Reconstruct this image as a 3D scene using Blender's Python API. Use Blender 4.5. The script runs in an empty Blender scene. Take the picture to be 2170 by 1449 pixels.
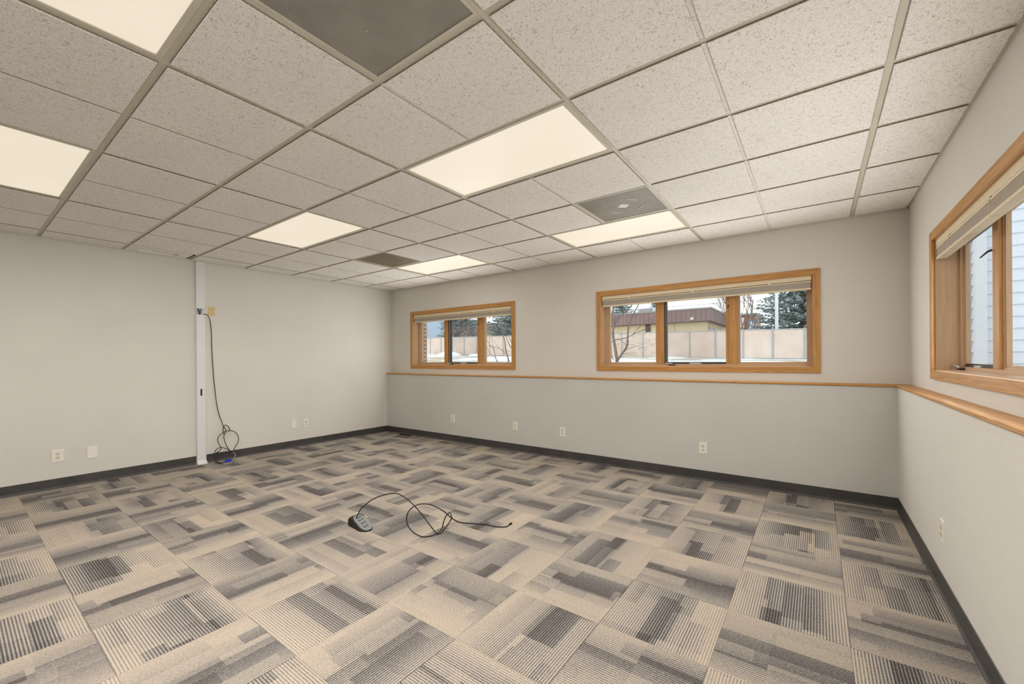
import bpy, bmesh, math, random
from mathutils import Vector, Matrix

# ------------------------------------------------------------------ camera, world, exposure
scn = bpy.context.scene
COL = scn.collection
F_PX, SH, YAW, ROLL = 880.34, 35.45, 0.6325, -0.0071
EYE = 1.275                      # camera height above the carpet
cam_d = bpy.data.cameras.new('camera')
cam_d.sensor_width = 36.0
cam_d.lens = F_PX * 36.0 / 2170.0
cam_d.shift_y = SH / 2170.0
cam_d.clip_start, cam_d.clip_end = 0.02, 3000
cam = bpy.data.objects.new('camera', cam_d); COL.objects.link(cam)
_R = Vector((math.cos(YAW), math.sin(YAW), 0)); _U = Vector((0, 0, 1)); _F = Vector((-math.sin(YAW), math.cos(YAW), 0))
cr, sr = math.cos(ROLL), math.sin(ROLL)
rx, ux = _R * cr + _U * sr, _U * cr - _R * sr
M = Matrix.Identity(4)
for i in range(3):
    M[i][0], M[i][1], M[i][2] = rx[i], ux[i], -_F[i]
M[2][3] = EYE
cam.matrix_world = M
scn.camera = cam

world = bpy.data.worlds.new('world'); scn.world = world; world.use_nodes = True
wn = world.node_tree.nodes; wl = world.node_tree.links
bg = wn['Background']; SKY_STRENGTH = 2.1
tc = wn.new('ShaderNodeTexCoord'); sep = wn.new('ShaderNodeSeparateXYZ'); ramp = wn.new('ShaderNodeValToRGB')
wl.new(tc.outputs['Generated'], sep.inputs[0]); wl.new(sep.outputs[2], ramp.inputs[0]); wl.new(ramp.outputs[0], bg.inputs[0])
ramp.color_ramp.elements[0].position = 0.0; ramp.color_ramp.elements[0].color = (0.93, 0.95, 0.97, 1)
ramp.color_ramp.elements[1].position = 0.55; ramp.color_ramp.elements[1].color = (0.80, 0.88, 0.97, 1)
bg.inputs[1].default_value = SKY_STRENGTH

LAMP_W = {(-2, -1): 68.0, (-6, -1): 25.0, (-2, 2): 14.0, (-6, 2): 13.0, (-2, 5): 2.0, (-6, 5): 3.0}   # watts of each troffer, set unevenly to balance brightness on the walls
LENS_L = 0.84                    # radiance of a troffer lens
vs = scn.view_settings
vs.view_transform = 'Standard'; vs.look = 'None'; vs.exposure = 0.0; vs.gamma = 1.0; vs.use_curve_mapping = False

DAY_BOOST_W = {'back': 20.0, 'right': 17.0}   # watts of area lights added in the openings to strengthen window light
def daylight_boost(loc, rot, watts):
    d = bpy.data.lights.new('daylight_boost', 'AREA'); d.shape = 'RECTANGLE'; d.size, d.size_y = 2.04, 0.70; d.energy = watts; d.color = (1.0, 0.985, 0.955)
    o = bpy.data.objects.new('daylight_boost', d); COL.objects.link(o); o.location = loc; o.rotation_euler = rot
for x in (-4.54, -1.075): daylight_boost((x, 4.758, 1.545), (-math.pi / 2, 0, 0), DAY_BOOST_W['back'])
for y in (2.79, -0.67): daylight_boost((0.628, y, 1.545), (math.pi / 2, 0, math.pi / 2), DAY_BOOST_W['right'])

# ------------------------------------------------------------------ measured room
XL, XR, YB, YF, ZC = -6.18, 0.63, 4.76, -3.10, 2.518
YL, XRL = 4.65, 0.54             # faces of the thick lower walls
ZCAP = 1.037
T, X0, Y0 = 0.6096, -0.9619, 0.5425        # ceiling grid
CT, CX0, CY0 = 0.4835, 0.115, 1.372        # carpet grid
def gx(i): return X0 + i * T
def gy(j): return Y0 + j * T

def ray(u, v):
    x3 = (u - 1085) / F_PX; y3 = -(v - 724.5 - SH) / F_PX
    d = rx * x3 + ux * y3 + _F
    return d
def onX(u, v, X): d = ray(u, v); k = X / d.x; return Vector((X, d.y * k, d.z * k + EYE))
def onY(u, v, Y): d = ray(u, v); k = Y / d.y; return Vector((d.x * k, Y, d.z * k + EYE))
def onZ(u, v, Z=0.0): d = ray(u, v); k = (Z - EYE) / d.z; return Vector((d.x * k, d.y * k, Z))

# ------------------------------------------------------------------ material helpers
class NT:
    def __init__(s, name):
        s.m = bpy.data.materials.new(name); s.m.use_nodes = True
        s.n = s.m.node_tree.nodes; s.l = s.m.node_tree.links
        s.p = s.n['Principled BSDF']; s.out = s.n['Material Output']
        s.p.inputs['Specular IOR Level'].default_value = 0.3
    def new(s, t, **kw):
        n = s.n.new(t)
        for k, v in kw.items(): setattr(n, k, v)
        return n
    def put(s, sock, v):
        if isinstance(v, bpy.types.NodeSocket): s.l.new(v, sock)
        elif isinstance(v, (tuple, list)) and len(v) == 3 and sock.type == 'RGBA': sock.default_value = (*v, 1)
        else: sock.default_value = v
    def math(s, op, a, b=None, c=None, clamp=False):
        n = s.new('ShaderNodeMath', operation=op); n.use_clamp = clamp
        s.put(n.inputs[0], a)
        if b is not None: s.put(n.inputs[1], b)
        if c is not None: s.put(n.inputs[2], c)
        return n.outputs[0]
    def mix(s, f, a, b, blend='MIX'):
        n = s.new('ShaderNodeMix', data_type='RGBA', blend_type=blend)
        s.put(n.inputs[0], f); s.put(n.inputs[6], a); s.put(n.inputs[7], b)
        return n.outputs[2]
    def coord(s, which='Object', scale=(1, 1, 1), loc=(0, 0, 0)):
        t = s.new('ShaderNodeTexCoord'); m = s.new('ShaderNodeMapping')
        m.inputs['Scale'].default_value = scale; m.inputs['Location'].default_value = loc
        s.l.new(t.outputs[which], m.inputs[0]); return m.outputs[0]
    def noise(s, vec, scale, detail=2, rough=0.5, dist=0.0):
        n = s.new('ShaderNodeTexNoise'); s.l.new(vec, n.inputs['Vector'])
        n.inputs['Scale'].default_value = scale; n.inputs['Detail'].default_value = detail
        n.inputs['Roughness'].default_value = rough; n.inputs['Distortion'].default_value = dist
        return n.outputs[0]
    def ramp(s, f, stops, interp='LINEAR'):
        n = s.new('ShaderNodeValToRGB'); n.color_ramp.interpolation = interp
        e = n.color_ramp.elements
        while len(e) < len(stops): e.new(0.5)
        for el, (p, c) in zip(e, stops): el.position = p; el.color = (*c, 1)
        s.put(n.inputs[0], f); return n.outputs[0]
    def bump(s, h, strength=0.3, dist=0.002):
        n = s.new('ShaderNodeBump'); s.put(n.inputs['Height'], h)
        n.inputs['Strength'].default_value = strength; n.inputs['Distance'].default_value = dist
        s.l.new(n.outputs[0], s.p.inputs['Normal'])
    def base(s, c): s.put(s.p.inputs['Base Color'], c)
    def set(s, **kw):
        for k, v in kw.items(): s.put(s.p.inputs[k], v)
        return s

def plain(name, col, rough=0.5, var=0.06, scale=30, metal=0.0, bump=0.0, spec=0.3):
    t = NT(name); v = t.coord('Object')
    n = t.noise(v, scale, 3)
    lo = tuple(max(0, c * (1 - var)) for c in col); hi = tuple(min(1, c * (1 + var)) for c in col)
    t.base(t.ramp(n, [(0.3, lo), (0.7, hi)]))
    t.set(Roughness=rough, Metallic=metal); t.p.inputs['Specular IOR Level'].default_value = spec
    if bump: t.bump(n, bump)
    return t.m

def m_wall(name, col):
    t = NT(name); v = t.coord('Object')
    big = t.noise(v, 1.3, 2); fine = t.noise(v, 95, 3, 0.6)
    lo = tuple(c * 0.97 for c in col); hi = tuple(c * 1.03 for c in col)
    t.base(t.ramp(big, [(0.3, lo), (0.7, hi)]))
    t.set(Roughness=0.72); t.p.inputs['Specular IOR Level'].default_value = 0.25
    t.bump(t.noise(v, 130, 2, 0.5), 0.5, 0.004)
    return t.m

def m_oak(name, axis, dark=1.0, pale=0.0):
    t = NT(name); sc = [42, 42, 42]; sc[axis] = 2.2
    v = t.coord('Object', tuple(sc)); sc2 = [260, 260, 260]; sc2[axis] = 6
    w = t.noise(v, 1.0, 4, 0.6, 1.6); g = t.noise(t.coord('Object', tuple(sc2)), 1.0, 2, 0.6)
    c = t.ramp(w, [(0.25, (0.33 * dark, 0.145 * dark, 0.038 * dark)), (0.5, (0.50 * dark, 0.25 * dark, 0.075 * dark)), (0.75, (0.60 * dark, 0.335 * dark, 0.125 * dark))])
    c2 = t.mix(t.math('MULTIPLY', t.ramp(g, [(0.52, (0, 0, 0)), (0.7, (1, 1, 1))]), 0.45), c, (0.26 * dark, 0.11 * dark, 0.03 * dark))
    if pale: c2 = t.mix(pale, c2, (0.62, 0.46, 0.33))
    t.base(c2); t.set(Roughness=0.38); t.bump(g, 0.12, 0.001)
    return t.m

def m_carpet():
    t = NT('carpet'); co = t.new('ShaderNodeTexCoord'); sp = t.new('ShaderNodeSeparateXYZ')
    t.l.new(co.outputs['Object'], sp.inputs[0])
    u = t.math('ADD', t.math('DIVIDE', sp.outputs[0], CT), 0.5); v = t.math('ADD', t.math('DIVIDE', sp.outputs[1], CT), 0.5)
    oi = t.new('ShaderNodeObjectInfo'); rnd = oi.outputs['Random']
    def wn(k, extra=None):
        n = t.new('ShaderNodeTexWhiteNoise', noise_dimensions='2D' if False else '4D')
        cmb = t.new('ShaderNodeCombineXYZ'); t.put(cmb.inputs[0], t.math('MULTIPLY', rnd, 91.7)); t.put(cmb.inputs[1], float(k))
        if extra is not None: t.put(cmb.inputs[2], extra)
        t.l.new(cmb.outputs[0], n.inputs['Vector']); n.inputs['W'].default_value = k * 3.1
        return n.outputs[0]
    # lengthwise segments, each with its own offset of the shaded band
    seg = t.math('FLOOR', t.math('ADD', t.math('MULTIPLY', v, 1.5), wn(1)))
    s_off = t.math('MULTIPLY', t.math('SUBTRACT', wn(2, seg), 0.5), 0.16)
    u0 = t.math('ADD', t.math('ADD', 0.42, t.math('MULTIPLY', wn(3), 0.42)), s_off)
    d = t.math('SUBTRACT', u, u0)                       # signed distance across the ribs
    below = t.math('SUBTRACT', 1.0, t.math('DIVIDE', t.math('MULTIPLY', d, -1.0), 0.85), clamp=True)   # slow rise
    above = t.math('SUBTRACT', 0.58, t.math('DIVIDE', d, 0.75), clamp=True)                            # sharp drop
    tone = t.math('ADD', t.math('MULTIPLY', t.math('LESS_THAN', d, 0.0), below), t.math('MULTIPLY', t.math('GREATER_THAN', d, 0.0), above))
    tone = t.math('ADD', t.math('MULTIPLY', t.math('POWER', tone, 1.15), 0.66), 0.14)
    # oblong blocks
    band = t.math('FLOOR', t.math('MULTIPLY', u, 5.5))
    sg2 = t.math('FLOOR', t.math('ADD', t.math('MULTIPLY', v, 1.35), wn(5, band)))
    blk = wn(6, t.math('ADD', band, t.math('MULTIPLY', sg2, 17.0)))
    edge = t.math('MULTIPLY', t.math('MULTIPLY', u, t.math('SUBTRACT', 1.0, u)), 4.0)
    blk = t.math('MULTIPLY', t.math('MULTIPLY', t.math('SUBTRACT', blk, 0.46), 0.60), edge)
    tone = t.math('ADD', tone, blk)
    # ribs and heather
    rib = t.math('SINE', t.math('MULTIPLY', u, 2 * math.pi * 41))
    rib01 = t.math('ADD', t.math('MULTIPLY', rib, 0.5), 0.5)
    mp = t.new('ShaderNodeMapping'); t.l.new(co.outputs['Object'], mp.inputs[0]); mp.inputs['Scale'].default_value = (1.0, 0.4, 1.0)
    h = t.noise(mp.outputs[0], 230, 3, 0.9); h2 = t.noise(mp.outputs[0], 90, 2, 0.7)
    dash = t.math('MULTIPLY', t.math('SUBTRACT', rib01, 0.62), t.math('ADD', 0.40, t.math('MULTIPLY', h2, 0.55)))
    tone = t.math('ADD', tone, dash)
    tone = t.math('ADD', tone, t.math('MULTIPLY', t.math('SUBTRACT', h, 0.5), 1.9), clamp=True)
    c = t.ramp(tone, [(0.0, CARPET[0]), (0.24, CARPET[1]), (0.54, CARPET[2]), (1.0, CARPET[3])])
    t.base(c); t.set(Roughness=0.95); t.p.inputs['Specular IOR Level'].default_value = 0.05
    t.bump(t.math('ADD', rib01, h), 0.5, 0.003)
    return t.m
CARPET = [(0.50, 0.405, 0.30), (0.355, 0.332, 0.308), (0.20, 0.182, 0.170), (0.062, 0.054, 0.050)]

def m_ceiling_tile():
    t = NT('ceiling_tile'); v = t.coord('Object')
    a = t.noise(v, 85, 2, 0.6, 1.6); b = t.noise(v, 210, 1, 0.5, 0.8); big = t.noise(v, 2.2, 2)
    worm = t.ramp(a, [(0.605, (0, 0, 0)), (0.66, (1, 1, 1))]); pin = t.ramp(b, [(0.60, (0, 0, 0)), (0.67, (1, 1, 1))])
    base = t.ramp(big, [(0.3, (0.83, 0.805, 0.765)), (0.7, (0.87, 0.845, 0.805))])
    c = t.mix(t.math('MULTIPLY', worm, 0.62), base, (0.22, 0.19, 0.155)); c = t.mix(t.math('MULTIPLY', pin, 0.5), c, (0.30, 0.26, 0.21))
    t.base(c); t.set(Roughness=0.95)
    t.bump(t.math('SUBTRACT', 1.0, t.math('ADD', worm, pin, clamp=True)), 0.35, 0.002)
    return t.m

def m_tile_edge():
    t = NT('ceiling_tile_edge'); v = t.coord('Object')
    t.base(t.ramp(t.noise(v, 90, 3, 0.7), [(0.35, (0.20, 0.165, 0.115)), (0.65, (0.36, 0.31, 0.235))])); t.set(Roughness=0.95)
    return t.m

def m_perforated(name, metal, hole, pitch=0.0055):
    t = NT(name); co = t.new('ShaderNodeTexCoord'); sp = t.new('ShaderNodeSeparateXYZ'); t.l.new(co.outputs['Object'], sp.inputs[0])
    def cell(o, p): return t.math('SUBTRACT', t.math('FRACT', t.math('DIVIDE', o, p)), 0.5)
    a = cell(sp.outputs[0], pitch); b = cell(sp.outputs[1], pitch)
    r = t.math('SQRT', t.math('ADD', t.math('MULTIPLY', a, a), t.math('MULTIPLY', b, b)))
    hm = t.ramp(r, [(0.30, (1, 1, 1)), (0.40, (0, 0, 0))])
    dirt = t.noise(t.coord('Object'), 6, 3)
    mc = t.ramp(dirt, [(0.3, tuple(c * 0.8 for c in metal)), (0.7, metal)])
    t.base(t.mix(hm, mc, hole)); t.set(Roughness=0.5); t.p.inputs['Specular IOR Level'].default_value = 0.2
    return t.m

def m_glass():
    t = NT('window_glass'); tr = t.new('ShaderNodeBsdfTransparent'); gl = t.new('ShaderNodeBsdfGlossy'); mx = t.new('ShaderNodeMixShader')
    n = t.noise(t.coord('Object'), 3, 1)
    t.l.new(t.ramp(n, [(0.3, (0.93, 0.955, 0.95)), (0.7, (0.95, 0.965, 0.96))]), tr.inputs[0])
    gl.inputs['Roughness'].default_value = 0.02
    lw = t.new('ShaderNodeLayerWeight'); lw.inputs[0].default_value = 0.5
    fac = t.math('ADD', 0.02, t.math('MULTIPLY', t.math('POWER', lw.outputs['Facing'], 5.0), 0.25))
    t.l.new(fac, mx.inputs[0]); t.l.new(tr.outputs[0], mx.inputs[1]); t.l.new(gl.outputs[0], mx.inputs[2]); t.l.new(mx.outputs[0], t.out.inputs[0])
    return t.m

def m_screen():
    t = NT('insect_screen'); tr = t.new('ShaderNodeBsdfTransparent'); df = t.new('ShaderNodeBsdfDiffuse'); mx = t.new('ShaderNodeMixShader')
    n = t.noise(t.coord('Object'), 900, 0); t.l.new(t.ramp(n, [(0.4, (0.22, 0.22, 0.23)), (0.6, (0.30, 0.30, 0.31))]), df.inputs[0])
    mx.inputs[0].default_value = 0.12
    t.l.new(tr.outputs[0], mx.inputs[1]); t.l.new(df.outputs[0], mx.inputs[2]); t.l.new(mx.outputs[0], t.out.inputs[0])
    return t.m

def m_lens():
    t = NT('troffer_lens'); v = t.coord('Object')
    n = t.noise(v, 2.2, 2); em = t.ramp(n, [(0.3, (0.86, 0.76, 0.60)), (0.7, (0.90, 0.80, 0.64))])
    t.base((0.25, 0.24, 0.22)); t.set(Roughness=0.5)
    t.put(t.p.inputs['Emission Color'], em); t.p.inputs['Emission Strength'].default_value = LENS_L
    return t.m

def m_ground():
    t = NT('ground_snow_and_grass'); v = t.coord('Object')
    a = t.noise(v, 0.35, 5, 0.6); b = t.noise(v, 6, 3)
    grass = t.ramp(b, [(0.3, (0.34, 0.27, 0.17)), (0.7, (0.50, 0.42, 0.28))])
    t.base(t.mix(t.ramp(a, [(0.46, (0, 0, 0)), (0.54, (1, 1, 1))]), grass, (0.82, 0.84, 0.86))); t.set(Roughness=0.9)
    return t.m

def m_foliage(name, dark, mid, light):
    t = NT(name); v = t.coord('Object')
    n = t.noise(v, 3.1, 4, 0.7)
    t.base(t.ramp(n, [(0.32, dark), (0.5, mid), (0.68, light)])); t.set(Roughness=0.85)
    return t.m

def m_fence():
    t = NT('fence_privacy_slats'); v = t.coord('Object', (1, 1, 1))
    w = t.new('ShaderNodeTexWave'); w.inputs['Scale'].default_value = 4.5; w.inputs['Distortion'].default_value = 0.4
    t.l.new(v, w.inputs[0]); n = t.noise(v, 1.1, 3)
    c = t.ramp(n, [(0.3, (0.66, 0.50, 0.39)), (0.7, (0.76, 0.61, 0.50))])
    t.base(t.mix(t.math('MULTIPLY', w.outputs[1], 0.25), c, (0.60, 0.54, 0.50))); t.set(Roughness=0.7)
    return t.m

def m_fascia():
    t = NT('fascia_metal'); v = t.coord('Object')
    n = t.noise(v, 0.8, 3); t.base(t.ramp(n, [(0.3, (0.24, 0.155, 0.14)), (0.7, (0.30, 0.20, 0.18))])); t.set(Roughness=0.6)
    return t.m

def m_baseboard(name, col):
    t = NT(name); v = t.coord('Object')
    n = t.noise(v, 5, 4, 0.7, 0.5)
    t.base(t.ramp(n, [(0.3, tuple(c * 0.75 for c in col)), (0.7, tuple(c * 1.35 for c in col))]))
    t.set(Roughness=t.math('ADD', 0.32, t.math('MULTIPLY', n, 0.25))); t.p.inputs['Specular IOR Level'].default_value = 0.5
    return t.m

PAINT = m_wall('wall_paint', (0.68, 0.655, 0.60))
LOW_TONE = m_wall('back_lower_wall_tone', (0.575, 0.565, 0.525))  # darker, greyer tone, used on the back lower wall only
OAK = [m_oak('oak_x', 0), m_oak('oak_y', 1), m_oak('oak_z', 2)]
PINE = [m_oak('jamb_oak_x', 0, 0.95, 0.5), m_oak('jamb_oak_y', 1, 0.95, 0.5), m_oak('jamb_oak_z', 2, 0.95, 0.5)]
CARPET_M = m_carpet(); TILE_M = m_ceiling_tile(); EDGE_M = m_tile_edge()
TEE_M = plain('painted_steel_tee', (0.60, 0.565, 0.47), 0.45, 0.04, 8)
WHITE = plain('white_plastic', (0.80, 0.76, 0.70), 0.4, 0.02, 10)
IVORY = plain('ivory_plastic', (0.66, 0.50, 0.24), 0.45, 0.03, 10)
SOCK = plain('receptacle_plastic', (0.72, 0.61, 0.42), 0.45, 0.03, 20)
BLACK = plain('black_plastic', (0.012, 0.011, 0.010), 0.45, 0.2, 20)
DARK = plain('dark_bronze', (0.035, 0.030, 0.027), 0.4, 0.2, 20)
SILVER = plain('satin_aluminium', (0.55, 0.55, 0.55), 0.35, 0.08, 30, metal=0.6)
SLOTM = plain('dark_slot', (0.10, 0.075, 0.04), 0.8, 0.1, 30)
CREAM = plain('blind_vinyl', (0.74, 0.63, 0.44), 0.45, 0.03, 6)
SLATM = plain('blind_slat', (0.60, 0.53, 0.44), 0.5, 0.05, 12)
GREYPLATE = plain('grey_plastic', (0.20, 0.21, 0.20), 0.4, 0.05, 40)
BASEM = m_baseboard('rubber_base', (0.050, 0.046, 0.044))
GLASS = m_glass(); SCREEN = m_screen(); LENS = m_lens()
CONCRETE = plain('concrete', (0.4, 0.38, 0.35), 0.9, 0.1, 5)

# ------------------------------------------------------------------ mesh helpers
class MB:
    def __init__(s): s.v = []; s.f = []
    def box(s, x0, x1, y0, y1, z0, z1):
        b = len(s.v)
        s.v += [(x0, y0, z0), (x1, y0, z0), (x1, y1, z0), (x0, y1, z0), (x0, y0, z1), (x1, y0, z1), (x1, y1, z1), (x0, y1, z1)]
        s.f += [tuple(b + i for i in q) for q in ((3, 2, 1, 0), (4, 5, 6, 7), (0, 1, 5, 4), (1, 2, 6, 5), (2, 3, 7, 6), (3, 0, 4, 7))]
        return s
    def poly(s, pts):
        b = len(s.v); s.v += [tuple(p) for p in pts]; s.f.append(tuple(range(b, b + len(pts)))); return s
    def prism(s, pts_a, pts_b):
        """closed loft between two loops of equal length"""
        n = len(pts_a); b = len(s.v); s.v += [tuple(p) for p in pts_a] + [tuple(p) for p in pts_b]
        s.f.append(tuple(range(b + n - 1, b - 1, -1))); s.f.append(tuple(range(b + n, b + 2 * n)))
        for i in range(n): j = (i + 1) % n; s.f.append((b + i, b + j, b + n + j, b + n + i))
        return s
    def tube(s, pts, r, n=8):
        pts = [Vector(p) for p in pts]; m = len(pts); rs = r if isinstance(r, (list, tuple)) else [r] * m
        b = len(s.v); nrm = None
        for i, p in enumerate(pts):
            t = (pts[min(i + 1, m - 1)] - pts[max(i - 1, 0)])
            t = t.normalized() if t.length > 1e-9 else Vector((0, 0, 1))
            if nrm is None: nrm = t.orthogonal().normalized()
            nrm = nrm - t * nrm.dot(t); nrm = nrm.normalized() if nrm.length > 1e-6 else t.orthogonal().normalized()
            bi = t.cross(nrm)
            for k in range(n):
                a = 2 * math.pi * k / n; q = p + (nrm * math.cos(a) + bi * math.sin(a)) * rs[i]; s.v.append(tuple(q))
        for i in range(m - 1):
            for k in range(n):
                k2 = (k + 1) % n; s.f.append((b + i * n + k, b + i * n + k2, b + (i + 1) * n + k2, b + (i + 1) * n + k))
        s.f.append(tuple(b + k for k in range(n - 1, -1, -1))); s.f.append(tuple(b + (m - 1) * n + k for k in range(n)))
        return s
    def mesh(s, name, mat, bevel=0.0, smooth=False, segs=2):
        me = bpy.data.meshes.new(name); me.from_pydata(s.v, [], s.f); me.validate()
        bm = bmesh.new(); bm.from_mesh(me); bmesh.ops.recalc_face_normals(bm, faces=bm.faces)
        if bevel: bmesh.ops.bevel(bm, geom=list(bm.edges), offset=bevel, segments=segs, affect='EDGES', profile=0.7, clamp_overlap=True)
        bm.to_mesh(me); bm.free()
        if smooth: me.polygons.foreach_set('use_smooth', [True] * len(me.polygons))
        if mat: me.materials.append(mat)
        return me
    def build(s, name, mat, parent=None, bevel=0.0, smooth=False, segs=2):
        return link(name, s.mesh(name, mat, bevel, smooth, segs), parent)

def link(name, me, parent=None, loc=None, rz=0.0):
    o = bpy.data.objects.new(name, me); COL.objects.link(o); o.parent = parent
    if loc is not None: o.location = loc
    if rz: o.rotation_euler.z = rz
    return o
def tag(o, label=None, cat=None, group=None, kind=None):
    for k, v in (('label', label), ('category', cat), ('group', group), ('kind', kind)):
        if v: o[k] = v
    return o
def thing(name, loc, label, cat, group=None, rz=0.0):
    o = bpy.data.objects.new(name, None); COL.objects.link(o); o.location = loc; o.rotation_euler.z = rz; o.empty_display_size = 0.1
    return tag(o, label, cat, group)
def root(name, loc, rz=0.0):
    o = bpy.data.objects.new(name, None); COL.objects.link(o); o.location = loc; o.rotation_euler.z = rz
    return tag(o, kind='structure')
def struct(o, label=None): return tag(o, label, kind='structure')
def B(*a): return MB().box(*a)
def smooth_path(pts, sub=8):
    P = [Vector(p) for p in pts]; out = []
    for i in range(len(P) - 1):
        p0, p1, p2, p3 = P[max(i - 1, 0)], P[i], P[i + 1], P[min(i + 2, len(P) - 1)]
        for k in range(sub):
            t = k / sub
            out.append(0.5 * ((2 * p1) + (p2 - p0) * t + (2 * p0 - 5 * p1 + 4 * p2 - p3) * t * t + (3 * p1 - p0 - 3 * p2 + p3) * t ** 3))
    out.append(P[-1]); return out
def lrp(a, b, t): return a + (b - a) * t

# ------------------------------------------------------------------ floor and carpet
floor = struct(B(XL - 0.2, XR + 0.2, YF - 0.2, YB + 0.2, -0.16, -0.006).build('floor', CONCRETE), 'carpeted floor of staggered striped carpet tiles in beige, grey and brown')
def carpet_mesh(x0, x1, y0, y1):
    g = 0.0004; c = 0.0012
    lo = [(x0 + g, y0 + g, -0.006), (x1 - g, y0 + g, -0.006), (x1 - g, y1 - g, -0.006), (x0 + g, y1 - g, -0.006)]
    mid = [(p[0], p[1], -c) for p in lo]
    hi = [(x0 + g + c, y0 + g + c, 0), (x1 - g - c, y0 + g + c, 0), (x1 - g - c, y1 - g - c, 0), (x0 + g + c, y1 - g - c, 0)]
    m = MB(); m.prism(lo, mid); m.prism(mid, hi)
    return m.mesh('carpet_tile', CARPET_M)
full = carpet_mesh(-CT / 2, CT / 2, -CT / 2, CT / 2)
rng = random.Random(11)
kx0 = math.floor((XL - CX0) / CT); kx1 = math.ceil((XRL - CX0) / CT)
ky0 = math.floor((YF - CY0) / CT); ky1 = math.ceil((YL - CY0) / CT)
for kx in range(kx0, kx1):
    for ky in range(ky0, ky1):
        x0, x1 = max(CX0 + kx * CT, XL), min(CX0 + (kx + 1) * CT, XRL); y0, y1 = max(CY0 + ky * CT, YF), min(CY0 + (ky + 1) * CT, YL)
        if x1 - x0 < 0.01 or y1 - y0 < 0.01: continue
        cx, cy = CX0 + (kx + 0.5) * CT, CY0 + (ky + 0.5) * CT
        quarter = (0 if (kx + ky) % 2 == -1 % 2 else 1) + 2 * rng.randint(0, 1)
        a = quarter * math.pi / 2
        if x1 - x0 > CT - 0.001 and y1 - y0 > CT - 0.001: me = full
        else:
            c, s = round(math.cos(-a)), round(math.sin(-a)); P = [(x0 - cx, y0 - cy), (x1 - cx, y1 - cy)]
            Q = [(p[0] * c - p[1] * s, p[0] * s + p[1] * c) for p in P]
            me = carpet_mesh(min(Q[0][0], Q[1][0]), max(Q[0][0], Q[1][0]), min(Q[0][1], Q[1][1]), max(Q[0][1], Q[1][1]))
        link('carpet_tile', me, floor, (cx, cy, 0), a)

# ------------------------------------------------------------------ walls
WZ0, WZ1 = 1.275 - 0.153, 1.275 + 0.814      # window casing, bottom and top
WW, WH = 2.217, WZ1 - WZ0
W1X, W2X, W3Y = -5.645, -2.184, 3.898         # left (far) outer edge of each casing
CAS = 0.058; IN = 0.050                       # casing width, rough opening inset
TOP = ZC + 0.10
def wall_with_holes(name, along, fixed0, fixed1, a0, a1, holes, z0, z1, axis):
    m = MB(); xs = sorted({a0, a1, *[h[0] for h in holes], *[h[1] for h in holes]})
    for i in range(len(xs) - 1):
        p, q = xs[i], xs[i + 1]; hh = [h for h in holes if h[0] <= p + 1e-6 and h[1] >= q - 1e-6]
        spans = [(z0, z1)] if not hh else [(z0, hh[0][2]), (hh[0][3], z1)]
        for (za, zb) in spans:
            if axis == 'x': m.box(p, q, fixed0, fixed1, za, zb)
            else: m.box(fixed0, fixed1, p, q, za, zb)
    return m.build(name, PAINT)
wall_left = struct(B(XL - 0.2, XL, YF - 0.2, YB + 0.2, -0.006, TOP).build('wall_left', PAINT))
wall_front = struct(B(XL, XR, YF - 0.2, YF, -0.006, TOP).build('wall_front', PAINT))
hb = [(W1X + IN, W1X + WW - IN, WZ0 + IN, WZ1 - IN), (W2X + IN, W2X + WW - IN, WZ0 + IN, WZ1 - IN)]
wall_back = struct(wall_with_holes('wall_back', 'x', YB, YB + 0.2, XL, XR + 0.2, hb, -0.006, TOP, 'x'))
W_ADDED_Y = W3Y - 3.46                              # unseen window added to the same row to bring in more light
hr = [(W3Y - WW + IN, W3Y - IN, WZ0 + IN, WZ1 - IN), (W_ADDED_Y - WW + IN, W_ADDED_Y - IN, WZ0 + IN, WZ1 - IN)]
wall_right = struct(wall_with_holes('wall_right', 'y', XR, XR + 0.15, YF - 0.2, YB, hr, -0.006, TOP, 'y'))
B(XL, XR, YL, YB, -0.006, ZCAP - 0.02).build('lower_wall', LOW_TONE, wall_back)
B(XRL, XR, YF, YL, -0.006, ZCAP - 0.02).build('lower_wall', PAINT, wall_right)
# oak ledge caps
def cap_profile_x(x0, x1):
    p = [(YB, ZCAP - 0.02), (YL - 0.010, ZCAP - 0.02), (YL - 0.014, ZCAP - 0.016), (YL - 0.014, ZCAP - 0.004), (YL - 0.010, ZCAP), (YB, ZCAP)]
    return MB().prism([(x0, a, b) for a, b in p], [(x1, a, b) for a, b in p])
struct(cap_profile_x(XL, XR).build('trim_1', OAK[0]), 'narrow oak ledge cap running under the two back windows')
p = [(XR, ZCAP - 0.02), (XRL - 0.010, ZCAP - 0.02), (XRL - 0.014, ZCAP - 0.016), (XRL - 0.014, ZCAP - 0.003), (XRL - 0.010, ZCAP + 0.001), (XR, ZCAP + 0.001)]
struct(MB().prism([(a, YF, b) for a, b in p], [(a, YL - 0.014, b) for a, b in p]).build('trim_2', OAK[1]), 'deep oak ledge cap along the right wall')
# rubber baseboards with a cove toe
bp = [(0, 0), (0.014, 0.0), (0.013, 0.004), (0.006, 0.012), (0.004, 0.020), (0.004, 0.100), (0, 0.102)]
struct(MB().prism([(XL + a, YF, b) for a, b in bp], [(XL + a, YL, b) for a, b in bp]).build('baseboard_left', BASEM))
struct(MB().prism([(XL, YL - a, b) for a, b in bp], [(XRL, YL - a, b) for a, b in bp]).build('baseboard_back', BASEM))
struct(MB().prism([(XRL - a, YF, b) for a, b in bp], [(XRL - a, YL, b) for a, b in bp]).build('baseboard_right', BASEM))

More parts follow.
